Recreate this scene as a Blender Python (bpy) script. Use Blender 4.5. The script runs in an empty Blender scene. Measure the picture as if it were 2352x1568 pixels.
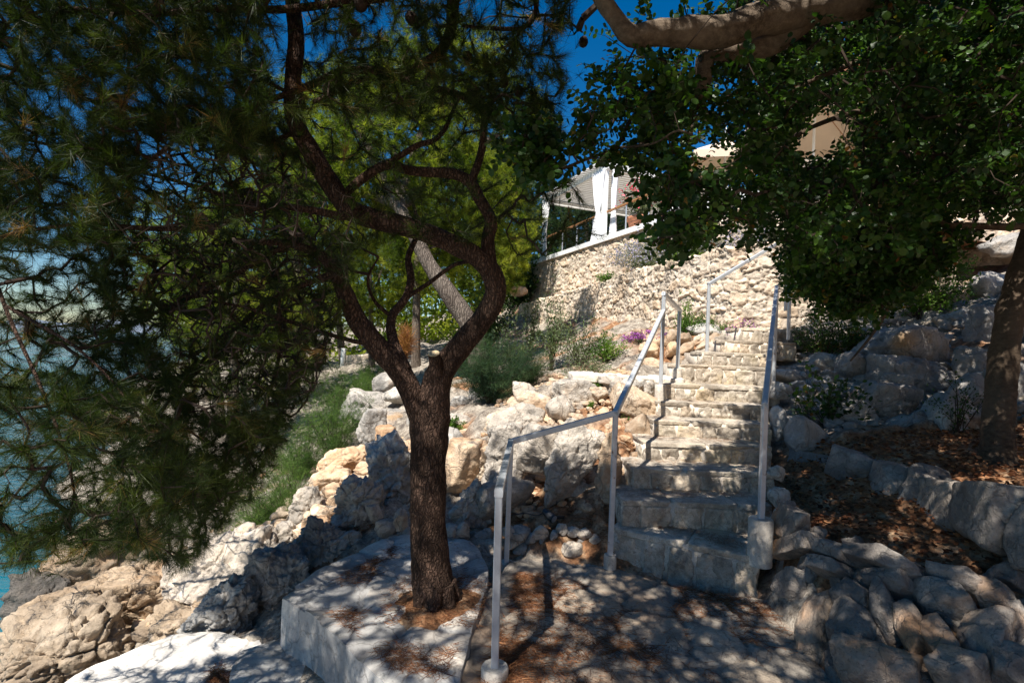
import bpy, math, random
import numpy as np
from mathutils import Vector, Matrix
R = math.radians
S = bpy.context.scene
COL = S.collection
# ------------------------------------------------------------------ camera
CAM = np.array([0.0, 0.0, 1.6]); FPX = 1176.0; PITCH = R(0.63); ROLL = R(2.3)
FWD = np.array([0, math.cos(PITCH), math.sin(PITCH)])
_r0 = np.array([1.0, 0, 0]); _u0 = np.cross(_r0, FWD)
RGT = math.cos(ROLL) * _r0 + math.sin(ROLL) * _u0
UPV = -math.sin(ROLL) * _r0 + math.cos(ROLL) * _u0
cam = bpy.data.cameras.new('camera'); cam.lens = 18; cam.sensor_width = 36; cam.clip_start = 0.05; cam.clip_end = 12000
co = bpy.data.objects.new('camera', cam); COL.objects.link(co); S.camera = co
co.matrix_world = Matrix([[RGT[0], UPV[0], -FWD[0], CAM[0]], [RGT[1], UPV[1], -FWD[1], CAM[1]], [RGT[2], UPV[2], -FWD[2], CAM[2]], [0, 0, 0, 1]])
def W(x, y, D):                       # photo pixel (2352 wide) at depth D -> world
    return CAM + D * (FWD + (x - 1176) / FPX * RGT + (784 - y) / FPX * UPV)
def G(x, y, z):                       # photo pixel -> point at height z
    d = FWD + (x - 1176) / FPX * RGT + (784 - y) / FPX * UPV
    return CAM + (z - 1.6) / d[2] * d
def proj(p):                          # world points -> photo pixels
    q = np.atleast_2d(p) - CAM; D = q @ FWD
    return 1176 + FPX * (q @ RGT) / D, 784 - FPX * (q @ UPV) / D, D
# ------------------------------------------------------------------ light
SUNL = np.array([0.36, 0.57, -1.0]); SUNL /= np.linalg.norm(SUNL)      # direction the light travels
sd = bpy.data.lights.new('sun', 'SUN'); sd.energy = 5.0; sd.angle = R(0.53); sd.color = (1, .955, .88)
so = bpy.data.objects.new('sun', sd); COL.objects.link(so)
so.rotation_euler = Vector(SUNL).to_track_quat('-Z', 'Y').to_euler(); so.location = (-4, -5, 12)
world = bpy.data.worlds.new("World"); S.world = world; world.use_nodes = True
nt = world.node_tree; sky = nt.nodes.new('ShaderNodeTexSky'); sky.sky_type = 'NISHITA'; sky.sun_disc = False
sky.sun_elevation = math.asin(-SUNL[2]); sky.sun_rotation = math.atan2(-SUNL[0], -SUNL[1])
sky.air_density = 1.0; sky.dust_density = 0.2; sky.ozone_density = 3.5
hsv = nt.nodes.new('ShaderNodeHueSaturation'); hsv.inputs['Saturation'].default_value = 1.42; hsv.inputs['Value'].default_value = 1.3; nt.links.new(sky.outputs[0], hsv.inputs['Color']); nt.links.new(hsv.outputs[0], nt.nodes['Background'].inputs[0]); nt.nodes['Background'].inputs[1].default_value = 0.05
S.view_settings.view_transform = 'Standard'; S.view_settings.look = 'None'; S.view_settings.gamma = 1; S.view_settings.exposure = 0.9
S.cycles.max_bounces = 6; S.cycles.diffuse_bounces = 3; S.cycles.transmission_bounces = 4; S.cycles.transparent_max_bounces = 4
# ------------------------------------------------------------------ numpy noise
def _hash(ix, iy, iz, s):
    h = (ix.astype(np.int64) * 374761393 + iy.astype(np.int64) * 668265263 + iz.astype(np.int64) * 2147483647 + s * 1274126177) & 0xFFFFFFFF
    h = ((h ^ (h >> 13)) * 1274126177) & 0xFFFFFFFF
    h = ((h ^ (h >> 16)) * 2246822519) & 0xFFFFFFFF
    return ((h ^ (h >> 15)) & 0xFFFFFF) / float(0xFFFFFF)
def vn(P, s=0):                       # smooth value noise -1..1
    P = np.asarray(P, float); i = np.floor(P).astype(np.int64); f = P - i; f = f * f * f * (f * (f * 6 - 15) + 10)
    r = 0
    for a in (0, 1):
        for b in (0, 1):
            for c in (0, 1):
                w = (f[:, 0] if a else 1 - f[:, 0]) * (f[:, 1] if b else 1 - f[:, 1]) * (f[:, 2] if c else 1 - f[:, 2])
                r = r + w * _hash(i[:, 0] + a, i[:, 1] + b, i[:, 2] + c, s)
    return r * 2 - 1
def fbm(P, o=4, s=0, g=.5):
    P = np.asarray(P, float); r = 0; a = 1
    for k in range(o): r = r + a * vn(P * 2 ** k + 17.3 * k, s + k); a *= g
    return r
def ridge(P, o=4, s=0):
    P = np.asarray(P, float); r = 0; a = 1
    for k in range(o): r = r + a * (1 - 2 * np.abs(vn(P * 2.1 ** k + 9.1 * k, s + k))); a *= .5
    return r
def worley2(P, s=0):                  # 2-D cells: F1, F2, id
    i = np.floor(P).astype(np.int64); F1 = np.full(len(P), 9.0); F2 = F1.copy(); idx = np.zeros(len(P))
    for a in (-1, 0, 1):
        for b in (-1, 0, 1):
            cx = i[:, 0] + a; cy = i[:, 1] + b; z = np.zeros_like(cx)
            px = cx + .08 + .84 * _hash(cx, cy, z, s); py = cy + .08 + .84 * _hash(cx, cy, z, s + 7); h = _hash(cx, cy, z, s + 13)
            d = np.hypot(P[:, 0] - px, P[:, 1] - py)
            m = d < F1; F2 = np.where(m, F1, np.minimum(F2, d)); idx = np.where(m, h, idx); F1 = np.where(m, d, F1)
    return F1, F2, idx
def worley3(P, s=0):
    i = np.floor(P).astype(np.int64); F1 = np.full(len(P), 9.0); F2 = F1.copy(); idx = np.zeros(len(P))
    for a in (-1, 0, 1):
        for b in (-1, 0, 1):
            for c in (-1, 0, 1):
                x, y, z = i[:, 0] + a, i[:, 1] + b, i[:, 2] + c; h = _hash(x, y, z, s + 13)
                d = np.sqrt((P[:, 0] - x - _hash(x, y, z, s)) ** 2 + (P[:, 1] - y - _hash(x, y, z, s + 5)) ** 2 + (P[:, 2] - z - _hash(x, y, z, s + 9)) ** 2)
                m = d < F1; F2 = np.where(m, F1, np.minimum(F2, d)); idx = np.where(m, h, idx); F1 = np.where(m, d, F1)
    return F1, F2, idx
# ------------------------------------------------------------------ mesh helpers
def unit(v):
    v = np.asarray(v, float); return v / np.maximum(np.linalg.norm(v, axis=-1, keepdims=True), 1e-9)
class Soup:
    def __init__(s): s.V = []; s.F = []; s.T = []; s.M = []; s.n = 0
    def add(s, v, f, tint=0.5, mat=0):
        v = np.asarray(v, float).reshape(-1, 3); f = np.asarray(f, np.int64)
        if f.ndim == 1: f = f[None]
        s.V.append(v); s.F.append(f + s.n); s.n += len(v)
        s.T.append(np.broadcast_to(np.asarray(tint, float), (len(v),)).copy()); s.M.append(np.full(len(f), mat))
        return s
    def build(s, name, mats, parent=None, smooth=True, loc=None):
        if not isinstance(mats, (list, tuple)): mats = [mats]
        V = np.concatenate(s.V); T = np.concatenate(s.T)
        if loc is not None: V = V - np.asarray(loc)
        me = bpy.data.meshes.new(name)
        L = np.concatenate([f.ravel() for f in s.F]); tot = np.concatenate([np.full(len(f), f.shape[1]) for f in s.F])
        st = np.concatenate([[0], np.cumsum(tot)[:-1]])
        me.vertices.add(len(V)); me.loops.add(len(L)); me.polygons.add(len(tot))
        me.vertices.foreach_set('co', V.ravel()); me.loops.foreach_set('vertex_index', L.astype(np.int32))
        me.polygons.foreach_set('loop_start', st.astype(np.int32)); me.polygons.foreach_set('loop_total', tot.astype(np.int32))
        me.polygons.foreach_set('use_smooth', np.full(len(tot), smooth)); me.polygons.foreach_set('material_index', np.concatenate(s.M).astype(np.int32))
        a = me.attributes.new('tint', 'FLOAT', 'POINT'); a.data.foreach_set('value', T)
        me.update(calc_edges=True); me.validate()
        for m in mats: me.materials.append(m)
        o = bpy.data.objects.new(name, me); COL.objects.link(o)
        if loc is not None and parent is None: o.location = loc
        if parent is not None:
            o.parent = parent; o.location = (0, 0, 0)
        return o
def tag(o, label=None, cat=None, group=None, kind=None):
    if label: o['label'] = label
    if cat: o['category'] = cat
    if group: o['group'] = group
    if kind: o['kind'] = kind
    return o
def empty(name, label, cat, group=None, loc=(0, 0, 0)):
    o = bpy.data.objects.new(name, None); COL.objects.link(o); o.location = loc
    return tag(o, label, cat, group)
def part(soup, name, mat, root, smooth=True):     # soup in world coordinates -> child of root
    o = soup.build(name, mat, parent=root, smooth=smooth)
    p = np.array(root.location) if root.parent is None else None
    if p is not None and np.abs(p).max() > 0:
        v = np.empty(len(o.data.vertices) * 3); o.data.vertices.foreach_get('co', v)
        o.data.vertices.foreach_set('co', (v.reshape(-1, 3) - p).ravel()); o.data.update()
    return o
def grid_faces(nu, nv, closed=False):
    a = np.arange(nu - 1)[:, None] * nv; b = np.arange(nv if closed else nv - 1)[None]
    b2 = (b + 1) % nv
    return np.stack([a + b, a + nv + b, a + nv + b2, a + b2], -1).reshape(-1, 4)
def catmull(P, R_, step):
    P = np.asarray(P, float); R_ = np.asarray(R_, float)
    Q = np.vstack([2 * P[0] - P[1], P, 2 * P[-1] - P[-2]]); RR = np.concatenate([[R_[0]], R_, [R_[-1]]]); out = []; ro = []
    for i in range(1, len(Q) - 2):
        n = max(1, int(np.linalg.norm(Q[i + 1] - Q[i]) / step)); t = np.linspace(0, 1, n, endpoint=False)[:, None]
        p0, p1, p2, p3 = Q[i - 1:i + 3]
        out.append(.5 * (2 * p1 + (p2 - p0) * t + (2 * p0 - 5 * p1 + 4 * p2 - p3) * t ** 2 + (3 * p1 - p0 - 3 * p2 + p3) * t ** 3))
        ro.append(RR[i] + (RR[i + 1] - RR[i]) * t[:, 0])
    out.append(P[-1:]); ro.append(R_[-1:])
    return np.concatenate(out), np.concatenate(ro)
def tube(soup, P, r, sides=6, tint=.5, bark=0.0, cap=True, seed=0, square=False, mat=0):
    P = np.asarray(P, float); n = len(P); r = np.broadcast_to(np.asarray(r, float), (n,))
    t = unit(np.gradient(P, axis=0)) if n > 2 else np.repeat(unit(P[1:] - P[:1]), 2, 0)
    ref = np.array([0, 0, 1.0]) if abs(t[0][2]) < .9 else np.array([0, 1.0, 0])
    u = unit(np.cross(t[0], ref)); U = [u]
    for k in range(1, n):
        u = U[-1] - t[k] * (U[-1] @ t[k]); U.append(unit(u))
    U = np.array(U); Vv = np.cross(t, U)
    a = np.linspace(0, 2 * np.pi, sides, endpoint=False) + (np.pi / 4 if square else 0)
    ring = np.cos(a)[None, :, None] * U[:, None] + np.sin(a)[None, :, None] * Vv[:, None]
    rr = r[:, None] * np.ones((1, sides))
    if bark:
        Q = (P[:, None] + ring * r[:, None, None]).reshape(-1, 3)
        s_ = np.cumsum(np.concatenate([[0], np.linalg.norm(np.diff(P, axis=0), axis=1)]))
        T = np.stack([np.cos(a)[None] * 3.2 * np.ones((n, 1)), np.sin(a)[None] * 3.2 * np.ones((n, 1)), (s_ * 9)[:, None] * np.ones((1, sides))], -1).reshape(-1, 3)
        d = ridge(T, 3, seed) * .5 + .6 * fbm(Q * 6, 3, seed)
        rr = rr * (1 + bark * d.reshape(n, sides))
    V = (P[:, None] + ring * rr[..., None]).reshape(-1, 3)
    soup.add(V, grid_faces(n, sides, True), tint, mat)
    if cap:
        soup.add(V[-sides:], np.arange(sides), tint, mat); soup.add(V[:sides], np.arange(sides)[::-1], tint, mat)
def box(soup, c, ux, uy, uz, tint=.5, mat=0):      # centre and three half-axis vectors
    c, ux, uy, uz = [np.asarray(q, float) for q in (c, ux, uy, uz)]
    V = [c + a * ux + b * uy + d * uz for a in (-1, 1) for b in (-1, 1) for d in (-1, 1)]
    soup.add(V, [[0, 1, 3, 2], [4, 6, 7, 5], [0, 4, 5, 1], [2, 3, 7, 6], [0, 2, 6, 4], [1, 5, 7, 3]], tint, mat)
def _ico(sub):
    import bmesh
    bm = bmesh.new(); bmesh.ops.create_icosphere(bm, subdivisions=sub, radius=1)
    v = np.array([q.co[:] for q in bm.verts]); f = np.array([[q.index for q in g.verts] for g in bm.faces]); bm.free(); return unit(v), f
ICO = {k: _ico(k) for k in (1, 2, 3, 4, 5, 6)}
def rock(seed, c, half, rot=0, sub=4, rough=.05, planes=15, sharp=14, tilt=(0, 0), blocky=.55, crack=1.0):
    rg = np.random.default_rng(seed); v, f = ICO[sub]
    n = unit(rg.normal(size=(planes, 3))); d = rg.uniform(blocky, 1, planes)
    n = np.vstack([n, np.eye(3), -np.eye(3)]); d = np.concatenate([d, rg.uniform(.8, 1, 6)])
    wv = unit(v + .10 * np.stack([fbm(v * 1.3 + seed, 2, seed % 50 + k) for k in range(3)], 1))
    q = d[None] / np.maximum(wv @ n.T, 1e-3)
    r = (q ** -(sharp * 1.6)).sum(1) ** (-1 / (sharp * 1.6)); p = v * r[:, None] * np.asarray(half)
    sc = max(half); k = 1.0 / sc; sd = seed % 61
    q = p * k * 2 + (seed % 173) * 1.37
    dd = rough * sc * (.45 * fbm(q * 1.3, 4, sd) + .45 * ridge(q * 1.6 + 3, 4, sd + 5))
    if sub >= 4:
        q2 = q * 1.25 * np.array([1, 1, 1.35]) + .35 * np.stack([fbm(q * 1.1 + 3 * k_, 3, sd + k_) for k_ in range(3)], 1)
        F1, F2, idx = worley3(q2, sd); e = np.clip((F2 - F1) / .10, 0, 1); F3, F4, id2 = worley3(q2 * 2.3 + 4, sd + 3); e2 = np.clip((F4 - F3) / .16, 0, 1)
        dd = dd + rough * sc * (1.5 * (idx - .5) * e - .8 * crack * (1 - e) + .55 * (id2 - .5) * e2 - .22 * crack * (1 - e2))
    if sub >= 5:
        dd = dd + rough * sc * (.22 * fbm(q * 9, 3, sd + 3) + .25 * np.minimum(0, fbm(q * 6 + 9, 2, sd + 8) + .25))
    p = p + v * dd[:, None]
    ca, sa = math.cos(rot), math.sin(rot); M = np.array([[ca, -sa, 0], [sa, ca, 0], [0, 0, 1]])
    tx, ty = tilt; Mx = np.array([[1, 0, 0], [0, math.cos(tx), -math.sin(tx)], [0, math.sin(tx), math.cos(tx)]]); My = np.array([[math.cos(ty), 0, math.sin(ty)], [0, 1, 0], [-math.sin(ty), 0, math.cos(ty)]])
    return p @ (M @ My @ Mx).T + np.asarray(c), f
# ------------------------------------------------------------------ materials
def mat(name):
    m = bpy.data.materials.new(name); m.use_nodes = True; t = m.node_tree; return m, t, t.nodes['Principled BSDF']
def N(t, typ, **k):
    n = t.nodes.new('ShaderNode' + typ)
    for a, b in k.items():
        if a.startswith('i_'):
            key = a[2:]; key = int(key) if key.isdigit() else key; n.inputs[key].default_value = b
        else: setattr(n, a, b)
    return n
def ramp(t, src, stops):
    n = t.nodes.new('ShaderNodeValToRGB'); e = n.color_ramp.elements
    while len(e) < len(stops): e.new(.5)
    for k, (p, c) in enumerate(stops): e[k].position = p; e[k].color = (*c, 1) if len(c) == 3 else c
    t.links.new(src, n.inputs[0]); return n.outputs[0]
def mixc(t, f, a, b, mode='MIX'):
    n = t.nodes.new('ShaderNodeMix'); n.data_type = 'RGBA'; n.blend_type = mode
    for s, v in ((n.inputs[0], f), (n.inputs[6], a), (n.inputs[7], b)):
        if isinstance(v, (int, float)): s.default_value = v
        elif isinstance(v, tuple): s.default_value = (*v, 1)
        else: t.links.new(v, s)
    return n.outputs[2]
def stone(name, light, mid, dark, stain=None, scale=1.0, bump=.5, rough=.92, obj=True, pit=1.0, stain_lo=.52):
    m, t, b = mat(name); tc = N(t, 'TexCoord'); mp = N(t, 'Mapping'); t.links.new(tc.outputs['Object'], mp.inputs[0])
    oi = N(t, 'ObjectInfo'); cm = N(t, 'CombineXYZ')
    mm = N(t, 'Math', operation='MULTIPLY', i_1=37.0); t.links.new(oi.outputs['Random'], mm.inputs[0]); t.links.new(mm.outputs[0], cm.inputs[0]); t.links.new(mm.outputs[0], cm.inputs[2])
    t.links.new(cm.outputs[0], mp.inputs[1]); co_ = mp.outputs[0]
    def noise(s, d=8, r=.6):
        n = N(t, 'TexNoise', i_Scale=s * scale, i_Detail=d, i_Roughness=r); t.links.new(co_, n.inputs['Vector']); return n.outputs['Fac']
    n1 = noise(1.8, 8, .65); n2 = noise(9, 10, .7); n3 = noise(45, 6, .7); n4 = noise(.9, 5, .6)
    vo = N(t, 'TexVoronoi', i_Scale=3.2 * scale, feature='DISTANCE_TO_EDGE')
    wn = N(t, 'TexNoise', i_Scale=4 * scale, i_Detail=4); t.links.new(co_, wn.inputs['Vector'])
    wa = N(t, 'VectorMath', operation='MULTIPLY_ADD'); wa.inputs[1].default_value = (.35, .35, .35); t.links.new(wn.outputs['Color'], wa.inputs[0]); t.links.new(co_, wa.inputs[2]); t.links.new(wa.outputs[0], vo.inputs['Vector'])
    c = ramp(t, n1, [(.36, dark), (.5, mid), (.62, light)])
    c = mixc(t, ramp(t, n2, [(.42, (0, 0, 0)), (.62, (1, 1, 1))]), mixc(t, .55, c, dark), c)
    if stain: c = mixc(t, ramp(t, n4, [(stain_lo, (0, 0, 0)), (stain_lo + .1, (1, 1, 1))]), c, stain)
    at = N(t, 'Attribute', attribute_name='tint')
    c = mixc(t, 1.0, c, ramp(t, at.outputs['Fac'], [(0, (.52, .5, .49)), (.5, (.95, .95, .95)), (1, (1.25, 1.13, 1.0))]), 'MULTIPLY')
    c = mixc(t, ramp(t, n3, [(.33, (1, 1, 1)), (.46, (0, 0, 0))]), c, mixc(t, .6, c, (dark[0] * .5, dark[1] * .5, dark[2] * .5)))
    crk = ramp(t, vo.outputs['Distance'], [(0, (0, 0, 0)), (.035, (1, 1, 1))])
    c = mixc(t, crk, mixc(t, .45, c, (.10, .09, .08)), c)
    t.links.new(c, b.inputs['Base Color']); b.inputs['Roughness'].default_value = rough; b.inputs['Specular IOR Level'].default_value = .25
    h = N(t, 'Math', operation='MULTIPLY_ADD', i_1=.55); t.links.new(n2, h.inputs[0]); t.links.new(n1, h.inputs[2])
    h2 = N(t, 'Math', operation='MULTIPLY_ADD', i_1=.16 * pit); t.links.new(n3, h2.inputs[0]); t.links.new(h.outputs[0], h2.inputs[2])
    h3 = N(t, 'Math', operation='MULTIPLY_ADD', i_1=.10); t.links.new(crk, h3.inputs[0]); t.links.new(h2.outputs[0], h3.inputs[2])
    bp = N(t, 'Bump', i_Strength=bump, i_Distance=.09 / scale); t.links.new(h3.outputs[0], bp.inputs['Height']); t.links.new(bp.outputs[0], b.inputs['Normal'])
    return m
def simple(name, col, rough=.6, metal=0, noise=0, nscale=8, spec=.4, bump=0):
    m, t, b = mat(name); b.inputs['Roughness'].default_value = rough; b.inputs['Metallic'].default_value = metal; b.inputs['Specular IOR Level'].default_value = spec
    if noise:
        tc = N(t, 'TexCoord'); n = N(t, 'TexNoise', i_Scale=nscale, i_Detail=8, i_Roughness=.65); t.links.new(tc.outputs['Object'], n.inputs['Vector'])
        t.links.new(ramp(t, n.outputs['Fac'], [(.3, tuple(q * (1 - noise) for q in col)), (.7, tuple(min(1, q * (1 + noise * .6)) for q in col))]), b.inputs['Base Color'])
        if bump:
            bp = N(t, 'Bump', i_Strength=bump, i_Distance=.02); t.links.new(n.outputs['Fac'], bp.inputs['Height']); t.links.new(bp.outputs[0], b.inputs['Normal'])
    else: b.inputs['Base Color'].default_value = (*col, 1)
    return m
def leafmat(name, stops, trans=.45, rough=.45, spec=.4):
    m, t, b = mat(name); at = N(t, 'Attribute', attribute_name='tint'); c = ramp(t, at.outputs['Fac'], stops)
    t.links.new(c, b.inputs['Base Color']); b.inputs['Roughness'].default_value = rough; b.inputs['Specular IOR Level'].default_value = spec
    tr = N(t, 'BsdfTranslucent'); cc = mixc(t, 1.0, c, (1.5, 1.7, .7), 'MULTIPLY'); t.links.new(cc, tr.inputs[0])
    mx = N(t, 'MixShader', i_0=trans); t.links.new(b.outputs[0], mx.inputs[1]); t.links.new(tr.outputs[0], mx.inputs[2])
    t.links.new(mx.outputs[0], t.nodes['Material Output'].inputs[0]); return m
def barkmat(name, dark, mid, light, scale=1, zs=.3, plates=True):
    m, t, b = mat(name); tc = N(t, 'TexCoord'); mp = N(t, 'Mapping'); mp.inputs[3].default_value = (1, 1, zs); t.links.new(tc.outputs['Object'], mp.inputs[0])
    wn = N(t, 'TexNoise', i_Scale=18 * scale, i_Detail=4); t.links.new(tc.outputs['Object'], wn.inputs['Vector'])
    wa = N(t, 'VectorMath', operation='MULTIPLY_ADD'); wa.inputs[1].default_value = (.05, .05, .03); t.links.new(wn.outputs['Color'], wa.inputs[0]); t.links.new(mp.outputs[0], wa.inputs[2])
    n = N(t, 'TexNoise', i_Scale=45 * scale, i_Detail=8, i_Roughness=.75); t.links.new(wa.outputs[0], n.inputs['Vector'])
    v = N(t, 'TexVoronoi', i_Scale=62 * scale, feature='DISTANCE_TO_EDGE'); t.links.new(wa.outputs[0], v.inputs['Vector'])
    n2 = N(t, 'TexNoise', i_Scale=4 * scale, i_Detail=5); t.links.new(tc.outputs['Object'], n2.inputs['Vector'])
    c = ramp(t, n.outputs['Fac'], [(.35, dark), (.52, mid), (.7, light)])
    c = mixc(t, ramp(t, n2.outputs['Fac'], [(.4, (0, 0, 0)), (.65, (1, 1, 1))]), c, mixc(t, .5, c, light))
    e = ramp(t, v.outputs['Distance'], [(0, (0, 0, 0)), (.22, (1, 1, 1))]); hgt = n.outputs['Fac']
    if plates:
        c = mixc(t, e, mixc(t, .7, c, dark), c); a = N(t, 'Math', operation='MULTIPLY_ADD', i_1=.8); t.links.new(n.outputs['Fac'], a.inputs[0]); t.links.new(e, a.inputs[2]); hgt = a.outputs[0]
    t.links.new(c, b.inputs['Base Color']); b.inputs['Roughness'].default_value = .95; b.inputs['Specular IOR Level'].default_value = .15
    bp = N(t, 'Bump', i_Strength=.9, i_Distance=.015); t.links.new(hgt, bp.inputs['Height']); t.links.new(bp.outputs[0], b.inputs['Normal']); return m
M = {}
M['warm'] = stone('warm_limestone', (.62, .50, .37), (.47, .36, .25), (.27, .205, .145), stain=(.42, .24, .12), stain_lo=.58, bump=.8)
M['grey'] = stone('grey_limestone', (.68, .63, .56), (.52, .48, .43), (.25, .24, .225), stain=(.46, .31, .18), stain_lo=.60, bump=.8)
M['orange'] = stone('fresh_broken_limestone', (.70, .61, .50), (.58, .465, .34), (.38, .245, .15), stain=(.54, .37, .23), stain_lo=.58, bump=.6)
M['dark'] = stone('weathered_shore_rock', (.26, .22, .18), (.15, .13, .11), (.07, .065, .06), bump=.8)
M['wall'] = stone('rubble_wall_stone', (.80, .71, .60), (.72, .61, .49), (.46, .37, .28), stain=(.62, .45, .31), stain_lo=.6, scale=1.2, bump=.55)
M['step'] = stone('step_stone', (.72, .64, .53), (.60, .52, .42), (.27, .225, .175), scale=2.0, bump=.6, stain=(.5, .42, .3))
M['pave'] = stone('paving_stone', (.50, .44, .36), (.36, .315, .26), (.19, .165, .14), scale=1.6, bump=.6, stain=(.34, .25, .18))
M['mortar'] = stone('mortar', (.74, .67, .57), (.66, .59, .50), (.44, .39, .33), scale=3, bump=.35)
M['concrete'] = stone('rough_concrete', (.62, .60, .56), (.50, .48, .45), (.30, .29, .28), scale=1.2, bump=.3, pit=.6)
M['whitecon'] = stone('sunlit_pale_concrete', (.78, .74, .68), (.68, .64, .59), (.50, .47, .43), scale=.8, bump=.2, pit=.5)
M['rail'] = simple('painted_grey_steel', (.52, .54, .56), .38, .25, .18, 14, .5)
def rusty(m):
    t = m.node_tree; b = t.nodes['Principled BSDF']; tc = N(t, 'TexCoord'); n = N(t, 'TexNoise', i_Scale=9, i_Detail=9, i_Roughness=.75); t.links.new(tc.outputs['Object'], n.inputs['Vector'])
    f = ramp(t, n.outputs['Fac'], [(.60, (0, 0, 0)), (.66, (1, 1, 1))]); src = b.inputs['Base Color'].links[0].from_socket; t.links.new(mixc(t, f, src, (.22, .12, .07)), b.inputs['Base Color'])
    bp = N(t, 'Bump', i_Strength=.25, i_Distance=.004); t.links.new(n.outputs['Fac'], bp.inputs['Height']); t.links.new(bp.outputs[0], b.inputs['Normal'])
rusty(M['rail'])
M['galv'] = simple('galvanised_steel', (.55, .57, .6), .35, .6)
M['white'] = simple('white_paint', (.82, .82, .80), .5, 0, .05, 5)
M['cloth'] = simple('white_cloth', (.85, .85, .86), .9, 0, .03, 6)
M['wood'] = simple('brown_wood', (.36, .17, .07), .55, 0, .3, 10)
M['terra'] = simple('terracotta', (.52, .22, .12), .8, 0, .25, 7, .3)
M['black'] = simple('black_plastic', (.02, .022, .026), .4)
M['beige'] = simple('beige_canvas', (.62, .50, .38), .9, 0, .05, 3)
M['wire'] = simple('dark_wire', (.05, .05, .05), .5, .6)
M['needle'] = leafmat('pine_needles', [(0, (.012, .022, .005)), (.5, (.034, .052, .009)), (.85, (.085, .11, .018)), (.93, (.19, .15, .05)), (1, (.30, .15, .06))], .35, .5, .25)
M['needle_lit'] = leafmat('pine_needles_sunlit', [(0, (.05, .08, .01)), (.5, (.15, .19, .02)), (1, (.30, .31, .04))], .5, .6, .2)  # far needles with yellow-green sunlight put into their colour
M['needle_dark'] = leafmat('shade_conifer_needles', [(0, (.012, .03, .015)), (.5, (.035, .07, .03)), (1, (.08, .12, .04))], .3, .6, .2)  # darker conifer green, with shade put into the colour
M['carob'] = leafmat('carob_leaves', [(0, (.012, .032, .006)), (.5, (.032, .072, .011)), (.9, (.08, .15, .02)), (.97, (.20, .18, .03)), (1, (.22, .10, .03))], .32, .42, .3)
M['feather'] = leafmat('feathery_leaves', [(0, (.045, .085, .028)), (.5, (.095, .16, .045)), (1, (.19, .26, .085))], .5, .7, .1)
M['olive'] = leafmat('grey_green_leaves', [(0, (.04, .06, .025)), (.5, (.10, .14, .06)), (1, (.24, .27, .16))], .35, .6, .25)
M['green'] = leafmat('bright_leaves', [(0, (.03, .07, .012)), (.5, (.07, .15, .02)), (1, (.18, .27, .04))], .45, .5, .25)
M['purple'] = leafmat('purple_petals', [(0, (.12, .03, .16)), (.5, (.30, .07, .36)), (1, (.55, .2, .55))], .3, .7, .1)
M['lav'] = leafmat('lavender_flowers', [(0, (.16, .18, .16)), (.5, (.30, .28, .40)), (1, (.45, .40, .60))], .3, .7, .1)
M['pink'] = leafmat('pink_petals', [(0, (.45, .03, .08)), (.5, (.75, .06, .14)), (1, (.9, .25, .3))], .3, .6, .1)
M['dry'] = leafmat('dry_foliage', [(0, (.12, .045, .018)), (.5, (.30, .13, .05)), (1, (.50, .27, .12))], .3, .7, .1)
M['bark'] = barkmat('pine_bark', (.022, .014, .010), (.085, .052, .036), (.20, .12, .085))
M['barkgrey'] = barkmat('grey_pine_bark', (.06, .045, .035), (.16, .125, .10), (.30, .25, .2), .5, .12)
M['carobbark'] = barkmat('carob_bark', (.03, .02, .014), (.08, .056, .038), (.155, .112, .078), .5, 1.8, False)  # trunk bark darkened, the shade it stands in put into the colour
M['carobpale'] = barkmat('pale_carob_bark', (.06, .043, .031), (.155, .115, .082), (.29, .23, .17), .5, 1.4, False)  # young limb bark, made paler still with the sun dapple in its colour
M['twig'] = simple('twig_bark', (.05, .032, .022), .95, 0, .4, 30)
M['cone'] = simple('pine_cone', (.045, .026, .018), .9, 0, .4, 40)
M['cut'] = simple('cut_wood', (.55, .42, .25), .8, 0, .2, 30)
# litter
M['litter'] = leafmat('fallen_needles', [(0, (.07, .025, .012)), (.5, (.20, .075, .032)), (1, (.38, .19, .09))], .1, .8, .15)
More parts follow.
